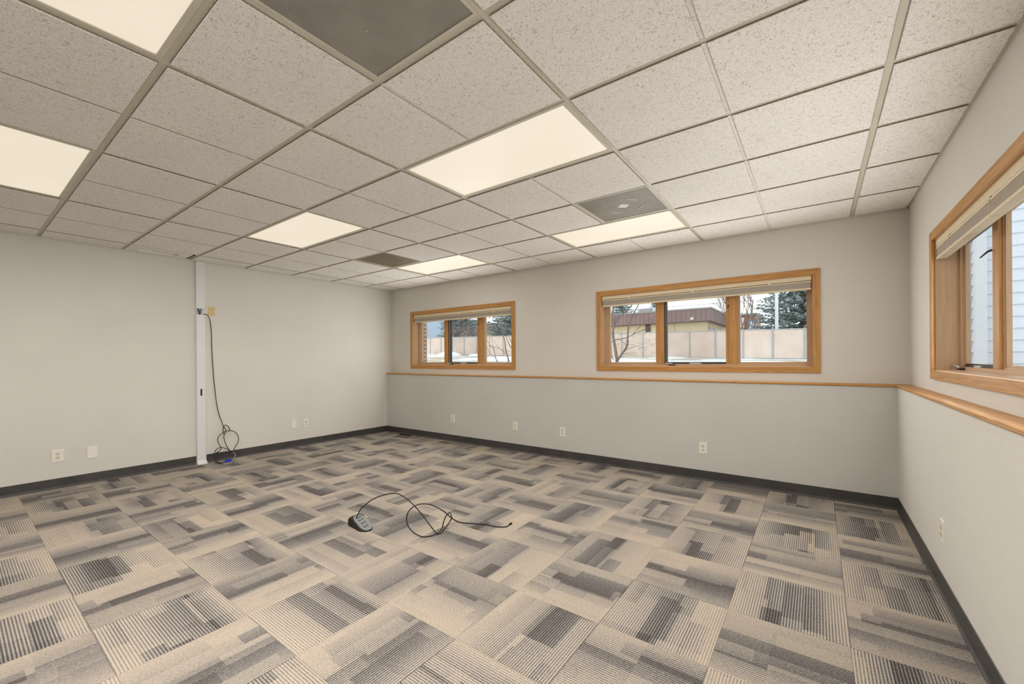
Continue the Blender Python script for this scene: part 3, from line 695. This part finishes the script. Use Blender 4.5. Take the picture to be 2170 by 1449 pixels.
def platemesh(pts, dz0, dz1):
    pm = MB(); nn = 14; xs0, xs1 = min(p[0] for p in pts), max(p[0] for p in pts)
    cols = []
    for k in range(nn + 1):
        x = xs0 + (xs1 - xs0) * (0.5 - 0.5 * math.cos(math.pi * k / nn)); u = (x - (xs0 + xs1) / 2) / ((xs1 - xs0) / 2)
        hw = (HWd / 2 - 0.006) * max(0.03, (1 - abs(u) ** 2.6)) ** (1 / 2.6); cols.append((x, HWd / 2 - hw, HWd / 2 + hw))
    for (xa, a0, a1), (xb, b0, b1) in zip(cols, cols[1:]):
        pm.prism([(xa, a0, top_z(xa) + dz0), (xb, b0, top_z(xb) + dz0), (xb, b1, top_z(xb) + dz0), (xa, a1, top_z(xa) + dz0)],
                 [(xa, a0, top_z(xa) + dz1), (xb, b0, top_z(xb) + dz1), (xb, b1, top_z(xb) + dz1), (xa, a1, top_z(xa) + dz1)])
    return pm
platemesh(plate, -0.002, 0.0035).build('top_plate', GREYPLATE, t)
for k in range(4):
    x = HL * (0.30 + 0.165 * k)
    sk = root('socket', (0, 0, 0)); del sk['kind']; sk.parent = t
    sl = (top_z(x + 0.01) - top_z(x - 0.01)) / 0.02
    for (dx, y, w, h) in ((-0.004, HWd / 2 + 0.014, 0.015, 0.006), (0.004, HWd / 2 - 0.016, 0.014, 0.008), (0.002, HWd / 2 - 0.001, 0.009, 0.009)):
        xa, xb = x + dx - w / 2, x + dx + w / 2
        MB().prism([(xa, y - h / 2, top_z(xa) + 0.003), (xb, y - h / 2, top_z(xb) + 0.003), (xb, y + h / 2, top_z(xb) + 0.003), (xa, y + h / 2, top_z(xa) + 0.003)],
                   [(xa, y - h / 2, top_z(xa) + 0.0045), (xb, y - h / 2, top_z(xb) + 0.0045), (xb, y + h / 2, top_z(xb) + 0.0045), (xa, y + h / 2, top_z(xa) + 0.0045)]).build('socket_slot', BLACK, sk)
MB().tube([(0.012, HWd * 0.55, 0.066), (0.008, HWd * 0.75, 0.075), (0.012, HWd * 0.92, 0.068)], [0.006, 0.008, 0.006], 8).build('metal_clip', SILVER, t, smooth=True)
hub = t
# the stiff cord: depth along the view taken from the hub and the point where the cord lies on the carpet
def atdepth(u, v, dep):
    q = ray(u, v) * dep; return Vector((q.x, q.y, max(0.0045, q.z + EYE)))
dh = onZ(757, 1117).dot(_F)
cp = [(755, 1097, dh), (759, 1088, dh), (768, 1075, dh), (788, 1059, dh + .01), (812, 1049, dh + .02), (836, 1045, dh + .02), (850, 1049, dh + .02), (868, 1062, dh), (885, 1079, dh - .02), (905, 1104, dh - .05)]
cpts = [atdepth(*c) for c in cp] + [onZ(920, 1124, 0.02), onZ(927.5, 1131, 0.006), onZ(934, 1129, 0.006)]
d2 = onZ(934, 1129).dot(_F)
cpts += [atdepth(944, 1118, d2), atdepth(954, 1104, d2), atdepth(957, 1095, d2), atdepth(953, 1086.5, d2 + .01), atdepth(946, 1092, d2 + .02), atdepth(940, 1106, d2 + .02), atdepth(936, 1121, d2 + .01), onZ(924, 1131, 0.012), onZ(908, 1136, 0.006), onZ(893, 1136.5, 0.006)]
d3 = onZ(893, 1136).dot(_F)
cpts += [atdepth(874, 1126, d3), atdepth(863, 1109, d3 + .02), atdepth(863, 1090, d3 + .04), atdepth(874, 1075, d3 + .06), atdepth(893, 1067.5, d3 + .08), atdepth(915, 1070, d3 + .1), atdepth(940, 1083, d3 + .14), atdepth(955, 1096, d3 + .18), onZ(968, 1104, 0.01)]
cpts += [onZ(982, 1107.5, 0.0045), onZ(1010, 1109.5, 0.0045), onZ(1032, 1111.5, 0.0045), onZ(1050, 1115.5, 0.0045), onZ(1072, 1116, 0.0045), onZ(1079, 1111.5, 0.006)]
inv = Matrix.Translation(hub.location) @ Matrix.Rotation(hub.rotation_euler.z, 4, 'Z'); inv = inv.inverted()
sp_ = smooth_path(cpts, 7)
MB().tube([inv @ p for p in sp_], 0.0042, 8).build('cord', BLACK, hub, smooth=True)
e1, e0 = cpts[-1], cpts[-2]; dv = (e1 - e0).normalized()
MB().tube([inv @ (e1 - dv * 0.005), inv @ (e1 + dv * 0.012), inv @ (e1 + dv * 0.03), inv @ (e1 + dv * 0.034)], [0.005, 0.008, 0.0085, 0.004], 8).build('cord_end', BLACK, hub, smooth=True)

# ------------------------------------------------------------------ floor register by the far corner
t = thing('floor_register', (-5.62, 4.588, 0), 'small black floor register by the far corner of the back wall', 'floor register')
MB().box(-0.15, 0.15, -0.032, -0.025, 0, 0.004).box(-0.15, 0.15, 0.025, 0.032, 0, 0.004).box(-0.15, -0.143, -0.025, 0.025, 0, 0.004).box(0.143, 0.15, -0.025, 0.025, 0, 0.004).build('frame', BLACK, t)
B(-0.143, 0.143, -0.025, 0.025, 0.0002, 0.0008).build('back_pan', BLACK, t)
for k in range(12): B(-0.135 + k * 0.0235, -0.123 + k * 0.0235, -0.025, 0.025, 0.0008, 0.0035).build('louvre', BLACK, t)

# ================================================================== OUTSIDE
def gz(x, y):
    k = max(0.0, min(1.0, (y - 8) / 18.0)); k = k * k * (3 - 2 * k)
    return 1.03 + k * (0.055 + 0.0185 * max(0.0, min(45.0, -x)))
def ground_patch(x0, x1, y0, y1, nx, ny, m):
    b = len(m.v)
    for j in range(ny + 1):
        for i in range(nx + 1):
            x, y = lrp(x0, x1, i / nx), lrp(y0, y1, j / ny); m.v.append((x, y, gz(x, y)))
    for j in range(ny):
        for i in range(nx): a = b + j * (nx + 1) + i; m.f.append((a, a + 1, a + nx + 2, a + nx + 1))
m = MB(); ground_patch(-70, 60, YB + 0.2, 110, 52, 60, m); ground_patch(-1000, 300, 110, 900, 12, 8, m); ground_patch(-1000, -70, YB + 0.2, 110, 8, 4, m); ground_patch(XR + 0.15, 60, -20, YB + 0.2, 20, 8, m); ground_patch(-70, XL - 0.2, -20, YB + 0.2, 20, 8, m)
struct(m.build('ground', m_ground()))
SNOW = plain('snow', (0.86, 0.87, 0.89), 0.8, 0.03, 3, bump=0.2)
def snow_pile(x, y, rx_, ry_, h, label, seed):
    r = random.Random(seed); m = MB(); n = 20; rings = 7
    z = gz(x, y) - 0.02; ph = [r.uniform(0, 6.3) for _ in range(3)]
    for k in range(rings):
        q = k / (rings - 1); rad = math.cos(q * math.pi / 2); hh = math.sin(q * math.pi / 2) * h
        for i in range(n):
            a = 2 * math.pi * i / n; w = 1 + 0.16 * math.sin(3 * a + ph[0]) + 0.08 * math.sin(5 * a + ph[1] + k)
            m.v.append((rx_ * rad * w * math.cos(a), ry_ * rad * w * math.sin(a), hh * (1 + 0.1 * math.sin(2 * a + ph[2]))))
    for k in range(rings - 1):
        for i in range(n): m.f.append((k * n + i, k * n + (i + 1) % n, (k + 1) * n + (i + 1) % n, (k + 1) * n + i))
    o = m.build('snow_pile', SNOW, None, smooth=True); o.location = (x, y, z)
    tag(o, label, 'snow pile', 'snow piles along the fence')
snow_pile(-28.1, 28.2, 1.2, 0.8, 0.42, 'white snow pile against the fence, seen through the middle pane of the far window', 1)
snow_pile(-25.0, 28.4, 0.7, 0.6, 0.20, 'low white snow pile seen beside the right mullion of the far window', 2)
snow_pile(-31.4, 28.0, 2.0, 0.8, 0.12, 'long low snow pile seen through the left pane of the far window', 3)
snow_pile(-7.9, 27.6, 1.3, 0.7, 0.10, 'thin strip of snow under the fence in the left pane of the right back window', 4)

# fence
FY = 29.5; FENCE = m_fence(); FPOST = plain('galvanised_post', (0.42, 0.43, 0.43), 0.5, 0.08, 10, metal=0.3)
fence = thing('chain_link_fence', (0, FY, gz(0, FY)), 'long tan slatted chain-link fence with grey posts across the yard', 'fence')
oz = gz(0, FY); xs = [-0.55 - 1.575 * k for k in range(-3, 24)]
pm = MB().tube([(0, 0, 0), (0, 0, 1.84)], 0.045, 10).tube([(0, 0, 1.84), (0, 0, 1.88)], [0.05, 0.02], 10).mesh('post', FPOST, smooth=False)
for x in xs: link('post', pm, fence, (x, 0, gz(x, FY) - oz))
for x, x2 in zip(xs, xs[1:]):
    za, zb_ = gz(x2, FY) - oz, gz(x, FY) - oz; m = MB()
    m.prism([(x2 + 0.05, 0.015, za + 0.05), (x - 0.05, 0.015, zb_ + 0.05), (x - 0.05, 0.015, zb_ + 1.78), (x2 + 0.05, 0.015, za + 1.78)], [(x2 + 0.05, 0.035, za + 0.05), (x - 0.05, 0.035, zb_ + 0.05), (x - 0.05, 0.035, zb_ + 1.78), (x2 + 0.05, 0.035, za + 1.78)])
    m.build('privacy_panel', FENCE, fence)
    MB().tube([(x2, 0, za + 1.81), (x, 0, zb_ + 1.81)], 0.025, 8).build('top_rail', FPOST, fence)
    MB().tube([(x2, 0, za + 0.06), (x, 0, zb_ + 0.06)], 0.012, 6).build('bottom_wire', FPOST, fence)

# flat-roofed building
BY = 40.0; bx1 = -7.8; fx1 = -7.36; BL = 26.0; zg = 1.0
YEL = plain('yellow_stucco', (0.68, 0.54, 0.33), 0.85, 0.05, 2); FAS = m_fascia(); ROOFT = plain('roof_edge_metal', (0.33, 0.30, 0.28), 0.5, 0.05, 3); BROWN = plain('dark_brown_metal', (0.09, 0.06, 0.055), 0.6, 0.1, 3)
b_ = thing('flat_roof_building', (bx1 - BL / 2, BY + 6, zg), 'yellow flat-roofed building with brown metal fascia behind the fence', 'building')
def rb(x0, x1, y0, y1, z0, z1): return B(x0 - b_.location.x, x1 - b_.location.x, y0 - b_.location.y, y1 - b_.location.y, z0 - zg, z1 - zg)
rb(bx1 - BL, bx1, BY, BY + 14, zg, 4.6).build('wall', YEL, b_)
rb(fx1 - BL - 0.8, fx1, BY - 0.45, BY + 14.4, 5.55, 5.68).build('roof_edge', ROOFT, b_)
rb(fx1 - BL - 0.7, fx1 - 0.06, BY - 0.39, BY + 14.3, 4.46, 4.54).build('soffit', BROWN, b_)
for k in range(64):      # standing-seam fascia panels, front
    x1 = fx1 - 0.05 - k * 0.42
    rb(x1 - 0.40, x1, BY - 0.40, BY - 0.36, 4.50, 5.56).build('fascia_panel', FAS, b_)
for k in range(33):
    y0 = BY - 0.38 + k * 0.44
    rb(fx1 - 0.10, fx1 - 0.05, y0, y0 + 0.42, 4.50, 5.56).build('fascia_panel', FAS, b_)
rb(fx1 - BL - 0.6, fx1 - 0.12, BY - 0.34, BY + 14.2, 4.56, 5.5).build('fascia_core', BROWN, b_)
rb(-9.1, -8.84, BY - 0.52, BY - 0.40, 4.64, 4.86).build('wall_light', WHITE, b_, bevel=0.02)
rb(-13.28, -12.82, BY - 0.10, BY, 3.3, 4.46).build('downspout_box', BROWN, b_)
rb(-10.62, -10.60, BY - 0.012, BY, zg, 4.46).build('wall_joint', BROWN, b_)
BLUEP = plain('blue_paint', (0.10, 0.25, 0.62), 0.7, 0.15, 4); PALEP = plain('pale_paint', (0.72, 0.76, 0.82), 0.7, 0.05, 4)
for (yc, w, mat, lab) in ((BY + 0.9, 0.62, PALEP, 'blue-edged pale painted leaf shape on the side wall'), (BY + 3.0, 0.62, BLUEP, 'solid blue painted leaf shape on the side wall')):
    def leaf(k, x): return [(x - b_.location.x, yc - b_.location.y + k * w * math.sin(a) * (0.75 + 0.25 * math.cos(a)), 3.55 - zg + k * 0.52 * -math.cos(a)) for a in [2 * math.pi * q / 16 for q in range(16)]]
    tag(MB().prism(leaf(1.0, bx1), leaf(1.0, bx1 + 0.015)).build('painted_mark', BLUEP, b_), lab)
    if mat is PALEP: MB().prism(leaf(0.62, bx1 + 0.015), leaf(0.62, bx1 + 0.02)).build('painted_mark', PALEP, b_)
t_ac = thing('rooftop_unit', (-14.4, 44, 5.6), 'grey rooftop ventilation unit on the flat-roofed building', 'vent unit')
MB().box(-0.9, 0.9, -0.6, 0.6, 0, 0.9).build('casing', plain('unit_paint', (0.55, 0.57, 0.60), 0.5, 0.05, 4), t_ac, bevel=0.03)
for k in range(4): MB().box(-0.7, 0.7, -0.63, -0.60, 0.15 + k * 0.17, 0.25 + k * 0.17).build('louvre', ROOFT, t_ac)

# red-brown house behind
hz0 = 1.0; REDB = plain('red_brick_paint', (0.34, 0.17, 0.12), 0.8, 0.1, 3)
h_ = thing('red_brown_house', (-6.2, 52, hz0), 'red-brown house with a blue-trimmed window behind the spruce', 'house')
B(-3.5, 0.85, 0, 6, 0, 4.9).build('wall', REDB, h_)
MB().prism([(-3.7, -0.2, 4.85), (1.05, -0.2, 4.85), (1.05, 6.2, 4.85), (-3.7, 6.2, 4.85)], [(-3.7, -0.2, 5.05), (1.05, -0.2, 5.05), (1.05, 6.2, 5.05), (-3.7, 6.2, 5.05)]).build('roof', ROOFT, h_)
f = B(0.15, 0.80, -0.06, 0.0, 3.25, 4.25).build('window', BLUEP, h_); B(0.28, 0.72, -0.08, -0.06, 3.35, 4.15).build('pane', plain('bright_pane', (0.75, 0.80, 0.85), 0.2, 0.03, 3), f)
B(-0.75, -0.2, -0.3, 0.0, 3.5, 4.6).build('air_conditioner', WHITE, h_, bevel=0.03)
for k in range(7): B(-1.0 + k * 0.22, -0.88 + k * 0.22, -0.35, -0.30, 2.2, 3.3).build('railing_board', REDB, h_)

# pole and wires
t = thing('utility_pole', (-2.14, 33, gz(-2.1, 33) - 0.05), 'pale grey pole standing behind the fence in front of the spruce', 'pole')
MB().tube([(0, 0, 0), (0, 0, 4.2), (0, 0, 8.5)], [0.11, 0.10, 0.085], 14).build('shaft', plain('pole_paint', (0.72, 0.73, 0.74), 0.6, 0.04, 3), t, smooth=True)
B(-0.18, 0.18, -0.18, 0.18, 0, 0.12).build('base_plate', FPOST, t); MB().tube([(0, 0, 8.5), (0, 0, 8.6)], [0.11, 0.06], 14).build('cap', FPOST, t)
WIRE = plain('wire', (0.10, 0.10, 0.11), 0.6, 0.1, 5); WOODP = plain('weathered_pole_wood', (0.22, 0.17, 0.13), 0.9, 0.2, 6)
line = thing('utility_line', (-35, 60, gz(-35, 60)), 'pair of thin overhead wires crossing the sky behind the flat-roofed building', 'power line')
LX = (-35.0, 7.0); wz = []
for (ua, va, ub, vb) in ((1395, 652, 1550, 640), (1560, 664, 1680, 655)):
    A, Bp = onY(ua, va, 60), onY(ub, vb, 60); k = (Bp.z - A.z) / (Bp.x - A.x); wz.append([A.z + (x - A.x) * k for x in LX])
for n_, x in enumerate(LX):
    zb0 = gz(x, 60); MB().tube([(x + 35, 0, zb0 - line.location.z - 0.3), (x + 35, 0, max(w[n_] for w in wz) + 0.5 - line.location.z)], [0.16, 0.11], 10).build('pole', WOODP, line)
for w in wz:
    MB().tube([(0, 0, w[0] - line.location.z), (LX[1] + 35, 0, w[1] - line.location.z)], 0.022, 6).build('wire', WIRE, line)

# conifers
SPRUCE = m_foliage('spruce_needles', (0.10, 0.135, 0.135), (0.24, 0.29, 0.275), (0.46, 0.48, 0.42)); BARK = plain('bark', (0.20, 0.15, 0.125), 0.9, 0.25, 8, bump=0.3); TWIG = plain('twig_bark', (0.21, 0.15, 0.14), 0.9, 0.2, 8)
def spruce(x, y, h, R, seed, label):
    r = random.Random(seed); z0 = gz(x, y)
    t = thing('spruce_tree', (x, y, z0), label, 'tree', 'evergreen trees beyond the fence')
    MB().tube([(0, 0, 0), (0, 0, h * 0.5), (0, 0, h)], [R * 0.07, R * 0.045, 0.02], 8).build('trunk', BARK, t)
    m = MB(); lev = int(h * 5.0)
    for l in range(lev):
        q = (l + r.random()) / lev; z = 0.25 + q * (h - 0.3); rad = R * (1 - q) ** 0.8 * r.uniform(0.85, 1.08) + 0.08
        nb = max(5, int(13 * (1 - q) + 5)); a0 = r.uniform(0, 6.3)
        for k in range(nb):
            a = a0 + 2 * math.pi * k / nb + r.uniform(-0.2, 0.2); L = rad * r.uniform(0.8, 1.1); dr = r.uniform(0.12, 0.32); n = max(4, int(L / 0.22))
            for s_ in range(n):
                f = (s_ + 0.6) / n; px, py = math.cos(a) * L * f, math.sin(a) * L * f; pz = z - dr * L * f + 0.22 * L * f * f
                for _ in range(4):
                    sz = r.uniform(0.12, 0.26) * (0.6 + 0.4 * R / 3.5); ca = a + r.uniform(-1.1, 1.1); dx, dy = math.cos(ca) * sz, math.sin(ca) * sz; w = sz * 0.30
                    jx, jy, jz = r.uniform(-.1, .1), r.uniform(-.1, .1), r.uniform(-.06, .06)
                    A = (px + jx - dy * 0.3, py + jy + dx * 0.3, pz + jz); Bq = (px + jx + dy * 0.3, py + jy - dx * 0.3, pz + jz + r.uniform(-w, w)); Cq = (px + jx + dx, py + jy + dy, pz + jz - r.uniform(-0.3, 0.6) * sz); D = (px + jx + dx * 0.3, py + jy + dy * 0.3, pz + jz + w)
                    b = len(m.v); m.v += [A, Bq, Cq, D]; m.f += [(b, b + 1, b + 2), (b, b + 2, b + 3), (b + 1, b + 3, b + 2)]
    me = bpy.data.meshes.new('needles'); me.from_pydata(m.v, [], m.f); me.materials.append(SPRUCE)
    tag(link('needles', me, t), kind='stuff')
    return t
spruce(-0.75, 38.5, 11.5, 3.9, 1, 'large blue-green spruce behind the pole, right pane of the right back window')
pw = onY(975, 700, 40); spruce(pw.x, 40, 12, 3.4, 2, 'tall dark spruce filling the middle pane of the far window')
pw = onY(1082, 700, 38); spruce(pw.x + 0.5, 38, 12.5, 3.6, 3, 'dark spruce at the right edge of the far window')
pw = onY(1036, 700, 62); spruce(pw.x, 62, 6.6, 3.4, 4, 'small distant evergreen low in the right pane of the far window')
pw = onY(1318, 690, 58); spruce(pw.x, 58, 10.5, 3.6, 5, 'evergreen rising behind the roof in the left pane of the right back window')
pw = onY(1375, 690, 72); spruce(pw.x + 1.0, 72, 10.0, 3.0, 6, 'evergreen behind the roof beside the left mullion of the right back window')

# bare trees and shrubs
def grow(m, p, d, L, r0, depth, r, up=0.25, spread=0.6):
    pts = [p]; q = p.copy(); dd = d.copy(); n = 4
    for k in range(n):
        dd = (dd + Vector((r.uniform(-.16, .16), r.uniform(-.16, .16), r.uniform(-.08, .14) + up * 0.1))).normalized(); q = q + dd * L / n; pts.append(q.copy())
    m.tube(pts, [r0 * (1 - 0.45 * k / n) for k in range(n + 1)], 5)
    if depth > 0:
        for k in range(r.randint(2, 3)):
            i = r.randint(2, n); nd = (dd + Vector((r.uniform(-spread, spread), r.uniform(-spread, spread), r.uniform(-0.2, spread)))).normalized()
            grow(m, pts[i], nd, L * r.uniform(0.6, 0.85), r0 * 0.55, depth - 1, r, up, spread)
def bare(name, x, y, h, r0, depth, stems, seed, label, mat=None, spread=0.6, cat='tree', lean=0.35):
    r = random.Random(seed); t = thing(name, (x, y, gz(x, y) - 0.03), label, cat); mat = mat or TWIG
    for s_ in range(stems):
        m = MB(); a = r.uniform(0, 6.3); grow(m, Vector((0.05 * math.cos(a), 0.05 * math.sin(a), 0)), Vector((math.cos(a) * lean, math.sin(a) * lean, 1)).normalized(), h, r0, depth, r, 0.25, spread); m.build('stem', mat, t)
    return t
REDT = plain('reddish_twigs', (0.36, 0.25, 0.22), 0.9, 0.2, 5)
for k, (u, yy, lab) in enumerate([(966, 32.2, 'reddish bare shrub left of centre in the middle pane of the far window'), (1000, 37.0, 'reddish bare shrub right of centre in the middle pane of the far window')]):
    pw = onY(u, 720, yy); bare('bare_shrub', pw.x, yy, 1.5, 0.035, 4, 6, 21 + k, lab, REDT, 0.7, 'shrub', 0.55)
pw = onY(1575, 690, 46); bare('bare_tree', pw.x, 46, 3.4, 0.13, 6, 4, 31, 'brown bare tree left of the spruce in the right back window', plain('dry_leaves_twigs', (0.33, 0.26, 0.22), 0.9, 0.2, 4), 0.75)
pw = onY(912, 720, 33); bare('bare_shrub', pw.x - 0.4, 33, 1.3, 0.03, 4, 8, 41, 'pale dry shrub above the fence in the left pane of the far window', plain('pale_dry_twigs', (0.55, 0.45, 0.37), 0.9, 0.15, 4), 0.8, 'shrub', 0.6)

# near tree in the yard: stems laid out from the picture, standing about ten metres out
NY = 10.0
def z8(x, y): return (1250 + x / 8.05, 620 + y / 8.05)
base_ = onY(*z8(462, 1180), NY); t = thing('young_bare_tree', (base_.x, NY, gz(base_.x, NY)), 'slender bare tree in the left pane of the right back window', 'tree')
def stem(pts, r0, r1, name='branch', dy=0.0):
    P = [onY(*z8(x, y), NY + dy * k / len(pts)) for k, (x, y) in enumerate(pts)]
    if name == 'trunk': P = [Vector((P[0].x, NY, t.location.z))] + P
    S = smooth_path([p - t.location for p in P], 4); n = len(S)
    MB().tube(S, [lrp(r0, r1, k / (n - 1)) for k in range(n)], 7).build(name, BARK, t, smooth=True)
stem([(462, 1180), (450, 1050), (425, 900), (400, 760), (395, 650), (415, 560), (405, 490), (380, 400), (395, 300), (410, 200), (425, 60)], 0.042, 0.018, 'trunk')
stem([(470, 1170), (545, 1050), (630, 920), (645, 780), (655, 620), (690, 480), (760, 340), (830, 200), (880, 80)], 0.032, 0.014, 'trunk', 0.6)
stem([(425, 540), (480, 450), (580, 350), (700, 230), (800, 120)], 0.020, 0.009, 'branch', -0.5)
stem([(430, 470), (520, 390), (640, 290), (740, 190)], 0.014, 0.007, 'branch', 0.5)
stem([(415, 540), (380, 490), (345, 450), (310, 420)], 0.012, 0.007)
stem([(440, 800), (530, 790), (630, 765), (740, 712), (850, 660), (960, 610), (1060, 560)], 0.013, 0.006, 'branch', 0.8)
stem([(740, 712), (800, 630), (890, 545), (985, 470), (1060, 430), (1120, 390)], 0.010, 0.005, 'branch', 0.4)
stem([(985, 470), (1020, 390), (1040, 300), (1060, 210)], 0.007, 0.004)
stem([(360, 850), (365, 960), (370, 1080), (410, 1160)], 0.012, 0.012)
stem([(360, 850), (400, 825), (440, 805)], 0.010, 0.009)
stem([(640, 910), (570, 850), (500, 800), (470, 760)], 0.008, 0.004); stem([(610, 980), (700, 940), (790, 910), (880, 915)], 0.007, 0.003, 'branch', 0.5); stem([(560, 1040), (640, 1050), (730, 1060), (810, 1048)], 0.007, 0.004)
rr = random.Random(5); tw = MB()
for k in range(70):
    x, y = rr.uniform(420, 1080), rr.uniform(600, 1050); a = rr.uniform(-1.2, 0.3); L = rr.uniform(40, 130)
    P = [onY(*z8(x + L * q * math.cos(a), y + L * q * math.sin(a) + 10 * math.sin(3 * q)), NY + rr.uniform(-.1, .1)) - t.location for q in (0, 0.35, 0.7, 1.0)]; tw.tube(P, [0.0035, 0.003, 0.0025, 0.0015], 4)
tag(tw.build('twigs', TWIG, t), kind='stuff')
# twiggy shrub before the far window
def z9(x, y): return (970 + x / 9.66, 640 + y / 9.66)
NY2 = 8.5; bb = onY(*z9(900, 1250), NY2); t = thing('bare_shrub', (bb.x, NY2, gz(bb.x, NY2)), 'thin bare shrub close outside the right pane of the far window', 'shrub')
for pts, r0, r1 in (([(1050, 1210), (1010, 1080), (980, 960), (965, 800), (930, 680), (905, 560), (915, 430), (935, 300)], 0.020, 0.007), ([(1120, 960), (1060, 880), (1010, 770), (980, 660), (950, 560), (960, 420)], 0.013, 0.006), ([(1120, 860), (1080, 790), (1040, 680), (1000, 560), (985, 420)], 0.011, 0.005),
        ([(810, 1220), (770, 1120), (740, 980), (700, 930), (640, 860), (600, 760)], 0.012, 0.004), ([(740, 980), (720, 880), (700, 760), (680, 700)], 0.008, 0.003), ([(640, 880), (760, 920), (860, 955), (960, 990), (1080, 1005)], 0.008, 0.004), ([(780, 1160), (700, 1090), (630, 1000), (600, 900)], 0.006, 0.003), ([(980, 1060), (920, 1000), (860, 950), (780, 860), (740, 760)], 0.007, 0.003)):
    P = [onY(*z9(x, y), NY2) - t.location for x, y in pts]; S = smooth_path(P, 4); n = len(S)
    MB().tube(S, [lrp(r0, r1, k / (n - 1)) for k in range(n)], 6).build('stem', TWIG, t, smooth=True)
P0 = [onY(*z9(x, y), NY2) - t.location for x, y in ((1050, 1210), (810, 1220))]
for q in P0: MB().tube([(0.0, 0, 0), q], [0.024, 0.016], 6).build('stem', TWIG, t)

# brick pier just outside the far window's left pane
BRK = plain('pink_brick', (0.50, 0.36, 0.27), 0.85, 0.15, 14, bump=0.3); MORT = plain('mortar', (0.10, 0.085, 0.075), 0.95, 0.1, 30)
px1, py0, py1 = -5.925, YB + 0.2, YB + 0.62
t = thing('brick_pier', (px1 - 0.22, py0 + 0.21, gz(px1, py0)), 'narrow pink brick pier outside the left pane of the far window', 'brick pier')
B(-0.22, 0.212, -0.21, 0.202, -0.05, 1.9).build('mortar_core', MORT, t)
bm1 = MB().box(0, 0.205, 0, 0.205, 0, 0.062).mesh('brick', BRK, bevel=0.003, segs=1)
for c in range(25):
    for k in range(2):
        link('brick', bm1, t, (0.22 - 0.205, -0.21 + k * 0.215, 0.0 + c * 0.0745))
        link('brick', bm1, t, (0.22 - 0.205 - 0.215, -0.21 + k * 0.215, 0.0 + c * 0.0745))

# lap-sided neighbour seen through the right wall window
SID = plain('grey_lap_siding', (0.70, 0.73, 0.79), 0.6, 0.04, 4); TRIMW = plain('white_trim', (0.82, 0.83, 0.85), 0.5, 0.02, 4); BEIT = plain('beige_trim', (0.62, 0.55, 0.47), 0.6, 0.03, 4)
NX, NYY = 1.70, 8.0; zg = 1.0
t = thing('sided_neighbour_house', (NX + 3, NYY + 6, zg), 'blue-grey lap-sided house outside the right wall window', 'house')
ox, oy = -3.0, -6.0
B(ox + 0.02, 3, oy + 0.02, 6, 0, 4.6).build('wall_core', SID, t)
pl = lambda L: MB().prism([(0, 0, 0), (0, -0.022, 0), (0, -0.006, 0.165), (0, 0, 0.165)], [(L, 0, 0), (L, -0.022, 0), (L, -0.006, 0.165), (L, 0, 0.165)]).mesh('siding_plank', SID)
pA, pB = pl(5.9), pl(11.9)
for k in range(30):
    z = 0.02 + k * 0.15
    link('siding_plank', pA, t, (ox + 0.09, oy + 0.02, z))
    o = link('siding_plank', pB, t, (ox + 0.02, 6, z), -math.pi / 2)
MB().box(ox - 0.012, ox + 0.09, oy - 0.012, oy + 0.02, 0, 4.6).build('corner_board', TRIMW, t); MB().box(ox - 0.012, ox + 0.02, oy + 0.02, oy + 0.09, 0, 4.6).build('corner_board', TRIMW, t)
MB().box(ox - 0.012, ox + 0.02, oy + 0.25, oy + 0.34, 0, 4.6).build('corner_board', BEIT, t)
MB().prism([(ox - 0.15, oy - 0.15, 4.6), (3.2, oy - 0.15, 4.6), (3.2, 6.2, 4.6), (ox - 0.15, 6.2, 4.6)], [(ox + 2, oy + 2, 6.2), (3.2, oy + 2, 6.2), (3.2, 5, 6.2), (ox + 2, 5, 6.2)]).build('roof', ROOFT, t)

# far hills
def hill(name, label, cx, cy, L, D, h, seed, mat):
    r = random.Random(seed); m = MB(); nx, ny = 40, 8; ph = [r.uniform(0, 6.3) for _ in range(5)]
    for j in range(ny + 1):
        for i in range(nx + 1):
            a = i / nx * 2 - 1; b = j / ny * 2 - 1
            e = max(0, 1 - a * a) ** 0.7 * (1 + 0.16 * math.sin(5 * a + ph[0]) + 0.07 * math.sin(13 * a + ph[1]) + 0.03 * math.sin(29 * a + ph[2])) * max(0, 1 - b * b) ** 0.8
            m.v.append((a * L / 2, b * D / 2, e * h * (1 + 0.05 * math.sin(9 * a + 7 * b))))
    for j in range(ny):
        for i in range(nx): q = j * (nx + 1) + i; m.f.append((q, q + 1, q + nx + 2, q + nx + 1))
    o = m.build(name, mat, None, smooth=True); o.location = (cx, cy, gz(cx, cy)); tag(o, label, 'hill')
hill('forested_hill', 'blue-grey forested hill far behind the fence', -560, 500, 620, 220, 66, 3, m_foliage('hazed_forest', (0.20, 0.25, 0.30), (0.28, 0.33, 0.38), (0.36, 0.41, 0.45)))  # distance haze is mixed into the hill's blue-grey colour
